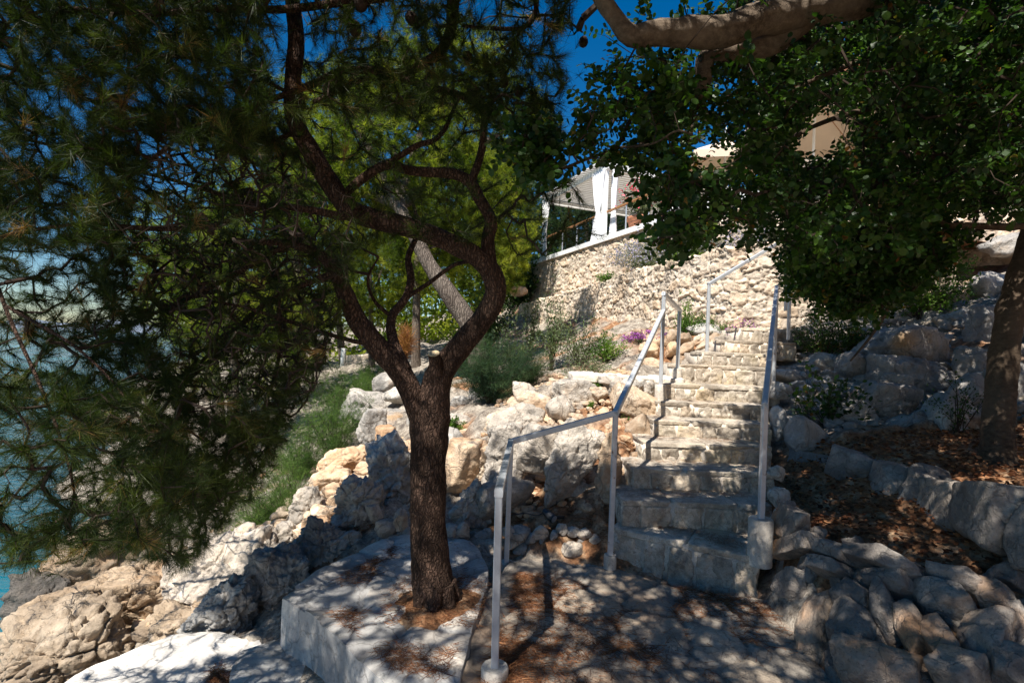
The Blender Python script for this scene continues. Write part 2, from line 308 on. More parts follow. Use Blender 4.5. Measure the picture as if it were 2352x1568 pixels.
# ================================================================== GROUND
def ctrl():
    P = []
    add = lambda x, y, D, dz=0: P.append(W(x, y, D) + [0, 0, dz])
    raw = lambda x, y, z: P.append(np.array([x, y, z]))
    for X in (-.1, .5, 1.1, 1.55):
        for Y in (-3, 0, 1.6, 2.6, 3.3): raw(X, Y, -.14)
    raw(.2, 3.9, -.05); raw(-.1, 3.95, -.06); raw(.6, 3.9, .05)
    for X in (-1.3, -.8, -.35):
        for Y in (0.5, 2.2, 3.0, 3.7): raw(X, Y, -.30 if X < -1 else -.22)
    for X, Y in ((-3, 0), (-2.2, 0), (-2.8, 2), (-2.0, 2.5), (-1.8, 3.2), (-2.6, 3.1), (-3.2, 2.6)): raw(X, Y, -.78)
    for q in ((650, 1340, 4.0), (760, 1250, 4.3), (880, 1130, 4.9), (930, 1060, 5.4), (1000, 1200, 4.4), (1100, 1180, 4.5), (860, 1080, 5.8), (700, 1190, 5.0),
              (620, 1280, 4.7), (480, 1400, 4.2), (560, 1360, 4.3), (1250, 1180, 4.35), (1360, 1180, 4.15), (1440, 1075, 4.75), (1475, 990, 5.1), (1455, 925, 5.7), (1350, 910, 6.2),
              (1250, 925, 6.3), (1140, 960, 6.0), (1060, 1090, 5.1), (1190, 1085, 5.0), (1340, 1065, 5.0), (1300, 870, 7.4), (1160, 880, 8), (1000, 930, 8), (880, 930, 9),
              (1430, 855, 6.6), (1400, 830, 8), (1250, 830, 10), (1180, 800, 16), (1100, 800, 14), (1560, 835, 7.0), (1480, 800, 8.2), (1640, 772, 8.0), (1700, 765, 8.6), (1600, 780, 9.0),
              (950, 850, 15), (800, 900, 14), (1000, 810, 20), (1080, 780, 22), (900, 830, 26)): add(*q, dz=-.05)
    # shore
    for q in ((-4.4, 3.2, -2.6), (-4.6, 4.5, -2.6), (-3.6, 4.6, -1.3), (-3.3, 3.6, -1.2), (-5.6, 6, -2.7), (-4.7, 6.2, -1.3), (-7.6, 9, -2.8), (-6.4, 9, -1.2), (-11.5, 14, -2.9), (-9.6, 13, -1.0), (-16, 20, -2.9), (-13.5, 19, -.6), (-8, 18, 0),
              (-24, 30, -2.9), (-20, 29, .3), (-8, 2, -3), (-12, 8, -3.2), (-20, 20, -3.2), (-5, 0, -2.8), (-5, -3, -3), (-3, -3, -1), (-2.9, 4.3, -.9), (-3.1, 6.5, -.7), (-3.5, 9, -.15)): raw(*q)
    # right side
    for q in ((1840, 830, 6.4), (1890, 790, 7.1)): add(*q, dz=-.1)
    for q in ((2.05, 3.5, .46), (2.2, 3.1, .46), (2.5, 2.7, .46), (2.6, 3.4, .55), (2.1, 4.1, .55), (2.9, 2.2, .44), (1.9, 1.6, -.05), (2.4, 1.8, .1), (2.2, 0, -.1), (2.9, 1.2, .3),
              (3.1, 3.7, .84), (3.6, 3.4, .88), (3.2, 2.9, .82), (4.4, 3.6, .95), (4.2, 2.4, .9), (3.0, 4.2, .85), (2.9, 4.7, .85), (3.7, 4.5, 1.0), (6, 2, 1.1), (6, 4.5, 1.4)): raw(*q)
    for q in ((1950, 900, 5.6), (2050, 830, 6.2), (2150, 780, 6.6), (1900, 800, 7.0), (2000, 750, 7.4), (2150, 700, 7.8), (2280, 700, 6.6), (2340, 640, 7.2), (2200, 890, 5.3), (2330, 800, 5.6), (2100, 960, 5.0), (2250, 620, 8.6)): add(*q, dz=-.12)
    raw(10, 9, 3.4); raw(8.4, 8.6, 3.3); raw(12, 6, 4.2); raw(10, 3, 5); raw(9, 0, 4.5); raw(4, 0, .6); raw(4, -3, .6); raw(0, -4, -.2); raw(9, -5, 5); raw(2, -9, 3); raw(8, -12, 7); raw(13, 0, 8)  # unseen hillside to the right and behind, raised to block low sky light
    for q in ((2.3, 9.5, 2.0), (3.0, 8.8, 2.0), (4.2, 8.0, 1.95), (5, 8, 2.3), (6, 8.2, 2.8), (1.4, 13, 1.7), (.1, 17, 1.5), (0, 23, 3.2), (-3, 30, 3.6), (-1, 40, 5), (5, 40, 7), (12, 40, 9), (14, 25, 6), (14, 14, 4.5), (3, 26, 4.7), (7, 20, 4.6), (9, 14, 4.6), (5, 12, 3.2), (3, 14, 3.2), (2, 18, 3.2)): raw(*q)
    for i in range(11):
        D = 3.58 + .362 * i
        for dx, o in ((6, .30), (-30, .30)):
            pass
        zt = STZ[i]; l = W(SPL[i][0], SPL[i][1], D); r = W(SPR[i][0], SPR[i][1], D)
        for t_ in (0.04, .5, .96): q = l * (1 - t_) + r * t_; raw(q[0], q[1] + .1, zt - .31)
        if i < 8: q = W(SPL[i][0] - 26 * 3.6 / D, SPL[i][1], D); raw(q[0], q[1] + .05, zt - .30 + .012 * i)
        q = W(SPR[i][0] + 36 * 3.6 / D, SPR[i][1], D); raw(q[0], q[1] + .05, max(zt - .2, .1))
    return np.array(P)
SPL = [(1405, 1212), (1428, 1137), (1452, 1067), (1478, 1008), (1500, 962), (1510, 922), (1520, 882), (1558, 838), (1612, 808), (1665, 780), (1698, 750)]
SPR = [(1742, 1283), (1778, 1172), (1782, 1098), (1776, 1036), (1774, 980), (1772, 934), (1770, 890), (1772, 846), (1782, 815), (1830, 788), (1862, 760)]
STZ = [.26, .455, .62, .78, .935, 1.085, 1.255, 1.47, 1.635, 1.805, 2.0]
CP = ctrl()
def _rbf():
    n = len(CP); d = np.linalg.norm(CP[:, None, :2] - CP[None, :, :2], axis=-1)
    A = np.zeros((n + 3, n + 3)); A[:n, :n] = d + np.eye(n) * -.03; A[:n, n] = 1; A[:n, n + 1:] = CP[:, :2]; A[n, :n] = 1; A[n + 1:, :n] = CP[:, :2].T
    return np.linalg.solve(A, np.concatenate([CP[:, 2], [0, 0, 0]]))
_w = _rbf()
def height(x, y):
    x = np.atleast_1d(np.asarray(x, float)); y = np.atleast_1d(np.asarray(y, float)); out = np.empty(len(x))
    for a in range(0, len(x), 20000):
        xs, ys = x[a:a + 20000], y[a:a + 20000]; d = np.hypot(xs[:, None] - CP[None, :, 0], ys[:, None] - CP[None, :, 1])
        out[a:a + 20000] = d @ _w[:-3] + _w[-3] + _w[-2] * xs + _w[-1] * ys
    return out
def groundmat():
    m, t, b = mat('rocky_ground'); tc = N(t, 'TexCoord'); co_ = tc.outputs['Object']
    def noise(s, d=8, r=.65):
        n = N(t, 'TexNoise', i_Scale=s, i_Detail=d, i_Roughness=r); t.links.new(co_, n.inputs['Vector']); return n.outputs['Fac']
    n1, n2, n3 = noise(1.1), noise(7), noise(40, 5)
    soil = ramp(t, n2, [(.32, (.10, .045, .022)), (.5, (.30, .15, .075)), (.66, (.50, .34, .21))])
    rk = ramp(t, n2, [(.35, (.12, .10, .085)), (.5, (.30, .255, .205)), (.65, (.48, .42, .345))])
    at = N(t, 'Attribute', attribute_name='tint')
    c = mixc(t, ramp(t, at.outputs['Fac'], [(.35, (0, 0, 0)), (.6, (1, 1, 1))]), soil, rk)
    c = mixc(t, ramp(t, n3, [(.35, (1, 1, 1)), (.5, (0, 0, 0))]), c, mixc(t, .6, c, (.04, .025, .015)))
    t.links.new(c, b.inputs['Base Color']); b.inputs['Roughness'].default_value = .95; b.inputs['Specular IOR Level'].default_value = .15
    a = N(t, 'Math', operation='MULTIPLY_ADD', i_1=.35); t.links.new(n3, a.inputs[0]); t.links.new(n2, a.inputs[2])
    bp = N(t, 'Bump', i_Strength=.8, i_Distance=.06); t.links.new(a.outputs[0], bp.inputs['Height']); t.links.new(bp.outputs[0], b.inputs['Normal']); return m
M['ground'] = groundmat()
def make_ground():
    def axis(lo, a, b_, hi, fine, coarse):
        l = [a];  s = fine
        while l[-1] > lo: s *= coarse; l.append(l[-1] - s)
        h = [b_]; s = fine
        while h[-1] < hi: s *= coarse; h.append(h[-1] + s)
        return np.concatenate([l[::-1][:-1], np.arange(a, b_, fine), h])
    X = axis(-60, -5.2, 6.2, 90, .045, 1.12); Y = axis(-30, 1.2, 10.5, 160, .045, 1.1)
    gx, gy = np.meshgrid(X, Y, indexing='ij'); x, y = gx.ravel(), gy.ravel(); z = height(x, y)
    P = np.stack([x, y, z], 1); far = np.clip((np.hypot(x, y) - 12) / 20, 0, 1)
    flat = ((x > -.2) & (x < 1.7) & (y < 3.9)) | ((x < -.2) & (x > -1.7) & (y < 4.0)) | ((x < -1.6) & (x > -3.4) & (y < 3.5))
    soilz = ((x > 1.9) & (x < 4.6) & (y < 4.6))
    amp = np.where(flat, .02, np.where(soilz, .03, 1.0))
    rg = ridge(P * 1.5, 4, 3); fb = fbm(P * .9, 4, 8)
    stz = np.zeros(len(x), bool)
    for i in range(11):
        D = 3.58 + .362 * i; l = W(*SPL[i], D); r = W(*SPR[i], D); stz |= (x > l[0] - .08) & (x < r[0] + .1) & (y > l[1] - .25) & (y < l[1] + .45)
    amp = np.where(stz, .02, amp)
    z = z + amp * (.07 * fb + .05 * np.clip(rg, -1, 2) + .035 * fbm(P * 9, 3, 4)) + far * 1.0 * fbm(P * .15, 3, 5)
    rocky = .5 + .30 * fbm(P * 1.3, 3, 21) + .12 * rg - np.where(soilz, .6, 0) + np.where(x < -1.6, .35, 0)
    rocky = np.where((x > .0) & (x < 1.9) & (y > 3.9) & (y < 6.5), rocky - .30, rocky)
    s = Soup(); s.add(np.stack([x, y, z], 1), grid_faces(len(X), len(Y)), rocky)
    o = s.build('ground', M['ground']); tag(o, 'rocky slope with orange soil between sea and stairs', 'ground', kind='structure')
make_ground()
# sea
def make_sea():
    m, t, b = mat('sea_water'); tc = N(t, 'TexCoord'); mp = N(t, 'Mapping'); mp.inputs[3].default_value = (1, 2.2, 1); t.links.new(tc.outputs['Object'], mp.inputs[0])
    n = N(t, 'TexNoise', i_Scale=1.6, i_Detail=8, i_Roughness=.6, i_Distortion=.6); t.links.new(mp.outputs[0], n.inputs['Vector'])
    n2 = N(t, 'TexNoise', i_Scale=.12, i_Detail=3); t.links.new(tc.outputs['Object'], n2.inputs['Vector'])
    c = ramp(t, n2.outputs['Fac'], [(.35, (.0, .045, .075)), (.55, (.0, .11, .145)), (.7, (.004, .19, .22))])
    b.inputs['Roughness'].default_value = .08; t.links.new(c, b.inputs['Base Color']); b.inputs['Specular IOR Level'].default_value = .5
    bp = N(t, 'Bump', i_Strength=.5, i_Distance=.25); t.links.new(n.outputs['Fac'], bp.inputs['Height']); t.links.new(bp.outputs[0], b.inputs['Normal'])
    s = Soup(); a = 9000
    s.add([[-a, -a, -2], [a, -a, -2], [a, a, -2], [-a, a, -2]], [0, 1, 2, 3])
    tag(s.build('sea', m), 'turquoise sea below the rocks', 'sea', kind='structure')
    xs = np.linspace(-5200, 400, 80); s = Soup(); h = 60 + 55 * fbm(np.stack([xs / 500, xs * 0, xs * 0], 1), 4, 3); h = np.clip(h, 8, 200)
    V = [];
    for x, hh in zip(xs, h): V += [[x, 4200, -5], [x * 1.02, 4700, hh], [x * 1.05, 5600, -5]]
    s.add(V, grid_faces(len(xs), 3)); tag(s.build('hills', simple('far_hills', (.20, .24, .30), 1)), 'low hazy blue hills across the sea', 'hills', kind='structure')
make_sea()
# ------------------------------------------------------------------ slabs and terraces
def poly_slab(name, pts, ztop, zbot, mt, label, cat, res=.03, wob=.012, kind='structure', cell=None, seed=1, drape=0):
    pts = np.array(pts, float); lo, hi = pts.min(0), pts.max(0)
    n = len(pts); outline = []
    for i in range(n):
        a, b_ = pts[i], pts[(i + 1) % n]; k = max(2, int(np.linalg.norm(b_ - a) / .05)); tt = np.linspace(0, 1, k, endpoint=False)[:, None]; outline.append(a + (b_ - a) * tt)
    ol = np.concatenate(outline); q = np.c_[ol, np.zeros(len(ol))]; ol = ol + np.stack([fbm(q * 3, 3, seed), fbm(q * 3 + 5, 3, seed + 1)], 1) * wob * 2
    X = np.arange(lo[0] - .05, hi[0] + .06, res); Y = np.arange(lo[1] - .05, hi[1] + .06, res)
    gx, gy = np.meshgrid(X, Y, indexing='ij'); p = np.stack([gx.ravel(), gy.ravel()], 1)
    inside = np.zeros(len(p), bool); j = len(ol) - 1
    for i in range(len(ol)):
        c = ((ol[i, 1] > p[:, 1]) != (ol[j, 1] > p[:, 1])) & (p[:, 0] < (ol[j, 0] - ol[i, 0]) * (p[:, 1] - ol[i, 1]) / (ol[j, 1] - ol[i, 1] + 1e-12) + ol[i, 0]); inside ^= c; j = i
    ins = inside.reshape(gx.shape); keep = ins[:-1, :-1] & ins[1:, :-1] & ins[1:, 1:] & ins[:-1, 1:]
    F = grid_faces(len(X), len(Y))[keep.ravel()]
    z = np.full(len(p), ztop) + wob * fbm(np.c_[p, p[:, 0] * 0] * 2, 4, seed); tint = np.full(len(p), .5)
    if cell:
        pw = p + .05 * np.stack([fbm(np.c_[p * 4, p[:, 0] * 0], 2, 3), fbm(np.c_[p * 4, p[:, 0] * 0 + 9], 2, 5)], 1)
        F1, F2, idx = worley2(pw / cell, seed); g = np.clip((F2 - F1) / .13, 0, 1); z = z + .024 * g ** .5 + .012 * (idx - .5) * g; tint = .08 + .5 * idx * g + .32 * g
    # drop skirt round the rim
    cnt = {}
    E = np.concatenate([F[:, [0, 1]], F[:, [1, 2]], F[:, [2, 3]], F[:, [3, 0]]]); key = np.sort(E, 1); key = key[:, 0] * len(p) + key[:, 1]
    u, ix, c = np.unique(key, return_index=True, return_counts=True); rim = E[ix[c == 1]]
    s = Soup(); V = np.c_[p, z]; used = np.unique(F); mp = -np.ones(len(p), int); mp[used] = np.arange(len(used))
    # snap rim verts to outline
    rv = np.unique(rim); d = np.linalg.norm(p[rv][:, None] - ol[None], axis=-1); V[rv, :2] = ol[d.argmin(1)]; V[rv, 2] -= .006
    s.add(V[used], mp[F], tint[used])
    nl = 6; base = rim; A = V[base[:, 1]]; B = V[base[:, 0]]
    cen = V[used].mean(0)
    for k in range(nl):
        def lay(Q, t_):
            Q = Q.copy(); ang = unit(Q[:, :2] - cen[:2]); Q[:, 2] = Q[:, 2] + (zbot - Q[:, 2]) * t_
            bul = (.012 + .016 * fbm(Q * 7, 3, seed + 2)) * (1 if t_ > 0 else 0); Q[:, :2] += ang * bul[:, None]; return Q
        a0, a1 = lay(A, k / nl), lay(A, (k + 1) / nl); b0, b1 = lay(B, k / nl), lay(B, (k + 1) / nl)
        VV = np.concatenate([a0, b0, b1, a1]); m_ = len(a0); f = np.stack([np.arange(m_), np.arange(m_) + m_, np.arange(m_) + 2 * m_, np.arange(m_) + 3 * m_], 1)
        s.add(VV, f, .45)
    o = s.build(name, mt); return tag(o, label, cat, kind=kind)
g2 = lambda x, y, z: tuple(G(x, y, z)[:2])
ZT = 0.03     # tree terrace level
EDGE = [g2(1120, 1315, ZT), g2(1112, 1360, ZT), g2(1092, 1430, ZT), g2(1062, 1520, ZT), g2(1040, 1600, ZT), (-.42, 1.2), (-.42, .2)]
poly_slab('terrace', EDGE + [(-1.0, .2), (-.78, 1.6), g2(900, 1590, ZT), g2(800, 1490, ZT), g2(655, 1368, ZT), g2(760, 1300, ZT), g2(900, 1238, ZT), g2(1010, 1225, ZT), g2(1075, 1240, ZT)][0:],
          ZT, -.45, M['concrete'], 'raised grey concrete terrace around the near pine tree', 'terrace', .022, .014, cell=.42, seed=4)
PAVE = [g2(1140, 1330, 0), g2(1165, 1290, 0), g2(1290, 1285, 0), (.75, 3.75), (1.1, 3.5), (1.75, 3.35)] + [(1.74, 3.2), (1.72, 2.9), (1.62, 2.5), (1.58, 2.0), (1.7, 1.2), (1.9, 0), (1.9, -2.5), (-.36, -2.5), (-.36, 1.2), g2(1062, 1520, 0), g2(1120, 1360, 0)]
poly_slab('pavement', PAVE, 0, -.3, M['pave'], 'crazy paved landing of irregular flat stones', 'pavement', .02, .010, cell=.34, seed=9)
LS = -.27
poly_slab('lower_step', [g2(655, 1462, LS), g2(560, 1492, LS), g2(535, 1530, LS), g2(520, 1600, LS), (-1.3, 1.2), (-.7, 1.2), (-.75, 1.9), g2(900, 1600, LS), g2(780, 1520, LS)], LS, -.62, M['concrete'], 'low concrete step beside the raised terrace', 'step', .022, .012, seed=14)
SL = -.5
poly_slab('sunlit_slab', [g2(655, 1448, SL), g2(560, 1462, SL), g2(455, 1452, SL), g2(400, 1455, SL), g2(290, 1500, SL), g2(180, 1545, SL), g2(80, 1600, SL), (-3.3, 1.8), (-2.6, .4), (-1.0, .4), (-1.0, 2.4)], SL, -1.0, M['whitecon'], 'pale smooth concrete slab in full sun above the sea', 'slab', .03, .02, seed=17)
# ================================================================== STONE BLOCK MASONRY
def block(soup, c, ux, uy, uz, seed, tint, rnd=.14, n=7, rough=.012, mat=0):
    """rounded, rough-faced block: half axes ux uy uz"""
    rg = np.random.default_rng(seed); c = np.asarray(c, float); A = np.stack([np.asarray(q, float) for q in (ux, uy, uz)]); L = np.linalg.norm(A, axis=1)
    t_ = np.linspace(-1, 1, n); gu, gv = np.meshgrid(t_, t_, indexing='ij'); V = []; F = []; k = 0; base = grid_faces(n, n)
    for ax in range(3):
        for sg in (-1, 1):
            p = np.zeros((n * n, 3)); o1, o2 = [(1, 2), (2, 0), (0, 1)][ax]; p[:, ax] = sg; p[:, o1] = gu.ravel(); p[:, o2] = gv.ravel()
            V.append(p); F.append((base if sg > 0 else base[:, ::-1]) + k); k += n * n
    p = np.concatenate(V); F = np.concatenate(F)
    pr = 13.0; nr = (np.abs(p) ** pr).sum(1) ** (1 / pr); p = p / nr[:, None]
    sh = rg.uniform(-.06, .06, (3, 3)); np.fill_diagonal(sh, 0); p = p + p @ sh * .6
    w = p @ A + c; d = rough * (.8 * fbm(w * 16, 4, seed % 97) + .6 * ridge(w * 11, 3, (seed + 3) % 89) + .5 * np.minimum(0, fbm(w * 30, 2, (seed + 9) % 71))); w = w + unit(p / np.maximum(L, 1e-6) * 1.0) * d[:, None]
    soup.add(w, F, tint, mat)
# ------------------------------------------------------------------ main staircase
stairs = empty('stone_staircase', 'long flight of pale rough stone steps climbing between steel handrails', 'staircase')
ST = []    # (D_left, xl, ytop_l, D_right, xr, ytop_r)
DD = [3.58 + .362 * i for i in range(12)]
pl = [(1405, 1212), (1428, 1137), (1452, 1067), (1478, 1008), (1500, 962), (1510, 922), (1520, 882), (1558, 838), (1612, 808), (1665, 780), (1698, 750)]
pr_ = [(1742, 1283), (1778, 1172), (1782, 1098), (1776, 1036), (1774, 980), (1772, 934), (1770, 890), (1772, 846), (1782, 815), (1830, 788), (1862, 760)]
ztop = STZ
rs = np.random.default_rng(5)
for i in range(11):
    zt = ztop[i]
    if i == 0: A, B = G(*pl[0], zt), G(*pr_[0], zt)
    else: A = np.array([*W(*pl[i], DD[i])[:2], zt]); B = np.array([*W(*pr_[i], DD[i])[:2], zt])
    zb = (0 if i == 0 else ztop[i - 1]) - .05
    u = unit(B - A); L = np.linalg.norm(B - A); nrm = np.array([-u[1], u[0], 0.])       # into the hill
    if nrm[1] < 0: nrm = -nrm
    s = Soup(); x = 0; k = 0; hh = (zt - zb) / 2
    # mortar core
    depth = .78
    box(s, (A + B) / 2 + nrm * (depth / 2 + .011) - [0, 0, hh + .012], u * (L / 2 - .012), nrm * depth / 2, [0, 0, hh - .004], .62, 1)
    while x < L - .04:
        w = rs.uniform(.12, .25) if i > 1 else rs.uniform(.14, .26); w = min(w, L - x)
        if L - x - w < .09: w = L - x
        c = A + u * (x + w / 2) + nrm * (.09 + rs.uniform(-.004, .008)) - [0, 0, hh + .028]
        block(s, c, u * (w / 2 - .012), nrm * .09, np.array([0, 0, hh - .014]), 100 * i + k, rs.uniform(.15, .9), n=17, rough=.016)
        x += w; k += 1
    # tread slabs
    x = 0
    while x < L - .05:
        w = min(rs.uniform(.3, .6), L - x)
        if L - x - w < .15: w = L - x
        c = A + u * (x + w / 2) + nrm * .236 - [0, 0, .017]
        block(s, c, u * (w / 2 - .004), nrm * .235, np.array([0, 0, .021]), 7000 + 100 * i + k, rs.uniform(.4, .8), n=13, rough=.004)
        x += w; k += 1
    part(s, 'step', [M['step'], M['mortar']], stairs)
# side landing at step 8
s = Soup()
for k, (x, y, D, w) in enumerate(((1535, 868, 6.1, .30), (1475, 866, 6.15, .30), (1410, 862, 6.2, .32), (1345, 858, 6.3, .3))):
    c = W(x, y, D); block(s, c + [0, .25, -.05], [w / 2 + .02, 0.02, 0], [0, .32, 0], [0, 0, .05], 900 + k, .7 + .05 * k, n=10, rough=.012)
part(s, 'landing', M['whitecon'], stairs)
# ------------------------------------------------------------------ handrails (square tube)
def sq(soup, P, r=.026, tint=.5):
    P = [np.asarray(p, float) for p in P]
    for a, b_ in zip(P[:-1], P[1:]):
        t_ = unit(b_ - a); h = unit(np.cross(t_, [0, 0, 1.0])) if abs(t_[2]) < .95 else np.array([1.0, 0, 0]); h = h - t_ * (h @ t_); h = unit(h); v = np.cross(t_, h)
        c = (a + b_) / 2; L = np.linalg.norm(b_ - a) / 2 + r * .98
        # bevelled square section
        bv = .22; pts = [(1, 1 - bv), (1 - bv, 1), (-1 + bv, 1), (-1, 1 - bv), (-1, -1 + bv), (-1 + bv, -1), (1 - bv, -1), (1, -1 + bv)]
        V = [c + e * L * t_ + (x * h + y * v) * r for e in (-1, 1) for x, y in pts]
        F = [[i, (i + 1) % 8, 8 + (i + 1) % 8, 8 + i] for i in range(8)]; soup.add(V, F, tint); soup.add(V[:8], list(range(8))[::-1], tint); soup.add(V[8:], list(range(8)), tint)
def cyl(soup, c, r, h, sides=28, tint=.5, taper=1.0, seed=0, rough=0.0):
    n = 8; z = np.linspace(0, h, n); P = np.c_[np.full(n, c[0]), np.full(n, c[1]), c[2] + z]; rr = np.linspace(r, r * taper, n); rr[-1] *= .93; P[-2, 2] = P[-1, 2] - .008
    tube(soup, P, rr, sides, tint, bark=rough, seed=seed)
def railing(name, label, rails, posts, foots, grp=None):
    e = empty(name, label, 'handrail', grp)
    for rl in rails:
        s = Soup(); sq(s, rl, .021); part(s, 'rail', M['rail'], e, smooth=False)
    for top, bot in posts:
        s = Soup(); sq(s, [bot, top], .0185); part(s, 'post', M['rail'], e, smooth=False)
    for k, (c, r, h) in enumerate(foots):
        s = Soup(); cyl(s, c, r, h, rough=.02, seed=k); part(s, 'footing', M['mortar'], e)
    return e
n0 = G(1136, 1548, .03); n1 = n0 + [0, 0, .90]; n1 = W(1146, 1130, proj(n0)[2][0])
b0 = G(1163, 1292, 0); b1 = W(1174, 1014, proj(b0)[2][0]); b1[:2] = b0[:2]
m0 = W(1404, 1265, 3.72); m1 = W(1414, 948, 3.72); m0[:2] = m1[:2]
f0 = W(1519, 885, 5.62); f1 = W(1525, 675, 5.62); f0[:2] = f1[:2]; fr = W(1524, 714, 5.62)
h0 = W(1556, 865, 6.15); h1 = W(1561, 712, 6.15); h0[:2] = h1[:2]
railing('stair_handrail', 'grey steel handrail left of the stairs, bent over four posts from the paving up', [[n1, b1], [b1, m1, fr], [f1, h1]],
        [(n1, n0), (b1, b0), (m1, m0 + [0, 0, -.12]), (f1, f0), (h1, h0)],
        [(n0 + [0, 0, -.06], .066, .10), (b0 + [0, 0, -.05], .05, .06), (m0 + [0, 0, -.22], .045, .20), (f0 + [0, 0, -.26], .06, .27), (h0 + [0, 0, -.12], .06, .22)])
r0 = W(1748, 1192, 3.46); r1 = W(1757, 930, 3.46); r0[:2] = r1[:2]
q0 = W(1771, 892, 5.9); q1 = W(1784, 660, 5.9); q0[:2] = q1[:2]
w0 = W(1806, 760, 6.9); w1 = W(1815, 640, 6.9); w0[:2] = w1[:2]
railing('stair_handrail', 'grey steel handrail right of the stairs, seen end on beside the soil bed', [[r1, q1], [q1, w1]], [(r1, r0), (q1, q0), (w1, w0 + [0, 0, -.1])],
        [(r0 + [0, 0, -.30], .078, .31), (q0 + [0, 0, -.2], .07, .2)])
u0 = W(1623, 806, 6.75); u1 = W(1629, 652, 6.75); u0[:2] = u1[:2]; v1 = W(1716, 600, 7.0); x1 = W(1810, 545, 7.1)
railing('stair_handrail', 'short pale steel handrail high up against the rubble wall by the top steps', [[u1, v1, x1]], [(u1, u0), (x1, x1 - [0, 0, 1.0])], [])
# ================================================================== RUBBLE WALLS
def rubble_wall(name, label, pts, cell=.26, amp=.042, res=.03, thick=.4, mt='wall', out=(-1, -.4), coursed=1.25, seed=1, wob=.02, cat='wall', side=False):
    """pts: (x, y, zbottom, ztop) along the wall foot"""
    pts = np.array(pts, float); seg = np.linalg.norm(np.diff(pts[:, :2], axis=0), axis=1); s_ = np.concatenate([[0], np.cumsum(seg)])
    U = np.arange(0, s_[-1] + res, res); x, y, zb, zt = [np.interp(U, s_, pts[:, k]) for k in range(4)]
    zt = zt + wob * fbm(np.c_[U * 2.2, U * 0, U * 0], 3, seed) * 2
    tx, ty = np.gradient(x), np.gradient(y)
    ker = np.ones(13) / 13; tx = np.convolve(np.pad(tx, 6, 'edge'), ker, 'valid'); ty = np.convolve(np.pad(ty, 6, 'edge'), ker, 'valid')
    n = unit(np.c_[ty, -tx]); o_ = np.array(out, float); n = n * np.sign((n @ o_))[:, None]
    H = (zt - zb).max(); nv = int(H / res) + 1; v = np.linspace(0, 1, nv); nc = max(3, int(thick / (res * 1.5)))
    Z = zb[:, None] + v[None] * (zt - zb)[:, None]
    P = np.stack([x[:, None] + 0 * Z, y[:, None] + 0 * Z, Z], -1)
    uv = np.stack([(U[:, None] + 0 * Z).ravel() / cell, Z.ravel() / cell * coursed], 1)
    w3 = np.c_[uv, uv[:, :1] * 0]; uvw = uv + .13 * np.stack([fbm(w3 * 1.4, 3, seed), fbm(w3 * 1.4 + 7, 3, seed + 2)], 1)
    def disp(q, w):
        F1, F2, idx = worley2(q, seed); G1, G2, jd = worley2(q * 2.1 + 5, seed + 40)
        small = idx < .33; e1 = np.clip((F2 - F1) / .16, 0, 1); e2 = np.clip((G2 - G1) / .24, 0, 1)
        e = np.where(small, np.minimum(e1 * 1.2, e2), e1); id_ = np.where(small, jd, (idx * 7.13) % 1)
        b_ = e ** .42 * (.55 + .9 * id_); t3 = np.c_[q * 3.1, id_ * 30]
        d = amp * (b_ - .45 + .26 * fbm(t3, 3, seed) * e + .30 * ridge(t3 * .8 + 5, 2, seed + 3) * e + .5 * e * (np.sin(id_ * 40) * (q[:, 0] % 1 - .5) + np.cos(id_ * 40) * (q[:, 1] % 1 - .5)))
        return d, np.where(e < .3, .12, .34 + .6 * id_)
    d, tint = disp(uvw, None); D = d.reshape(Z.shape); ti = tint.reshape(Z.shape)
    P[..., 0] += n[:, 0, None] * D; P[..., 1] += n[:, 1, None] * D
    # cap going back
    tt = np.linspace(0, 1, nc + 1)[1:]; C_ = []
    for t_ in tt:
        q = np.stack([x - n[:, 0] * thick * t_ + n[:, 0] * D[:, -1] * (1 - t_), y - n[:, 1] * thick * t_ + n[:, 1] * D[:, -1] * (1 - t_), zt + (D[:, -1] * .6) * (1 - t_ ** 4)], -1); C_.append(q)
    q = C_[-1].copy(); q[:, 2] = zb; C_.append(q)
    P = np.concatenate([P, np.stack(C_, 1)], 1); ti = np.concatenate([ti, np.repeat(ti[:, -1:], len(C_), 1)], 1)
    s = Soup(); nn = P.shape[1]; F = grid_faces(P.shape[0], nn)
    a, b_ = P[0, 0], P[0, -2]
    s.add(P.reshape(-1, 3), F, ti.ravel())
    for col, fl in ((0, 1), (-1, 0)):       # end faces
        ring = P[col]; m = nv; k = 9; back = np.stack([ring[:m] + (np.array([*(-n[col] * thick), 0])) * t_ for t_ in np.linspace(0, 1, k)], 0)
        dd = disp(np.stack([(np.linspace(0, thick, k)[:, None] + 0 * ring[None, :m, 2]).ravel() / cell + 50, (ring[None, :m, 2] + np.zeros((k, 1))).ravel() / cell * coursed], 1), None)
        off = np.array([-tx[col], -ty[col], 0]) if col == 0 else np.array([tx[col], ty[col], 0]); off = unit(off)
        w_ = np.sin(np.linspace(0, np.pi, k))[:, None]; back = back + off * ((dd[0].reshape(k, m) + .02) * w_)[..., None]
        s.add(back.reshape(-1, 3), grid_faces(k, m), dd[1].reshape(k, m).ravel())
    o = s.build(name, M[mt]); return tag(o, label, cat)
E_ = unit(np.array([2.81, -7.0])); NB = np.array([-E_[1], E_[0]])           # along the terrace wall, and back into the terrace
TZ = 5.04
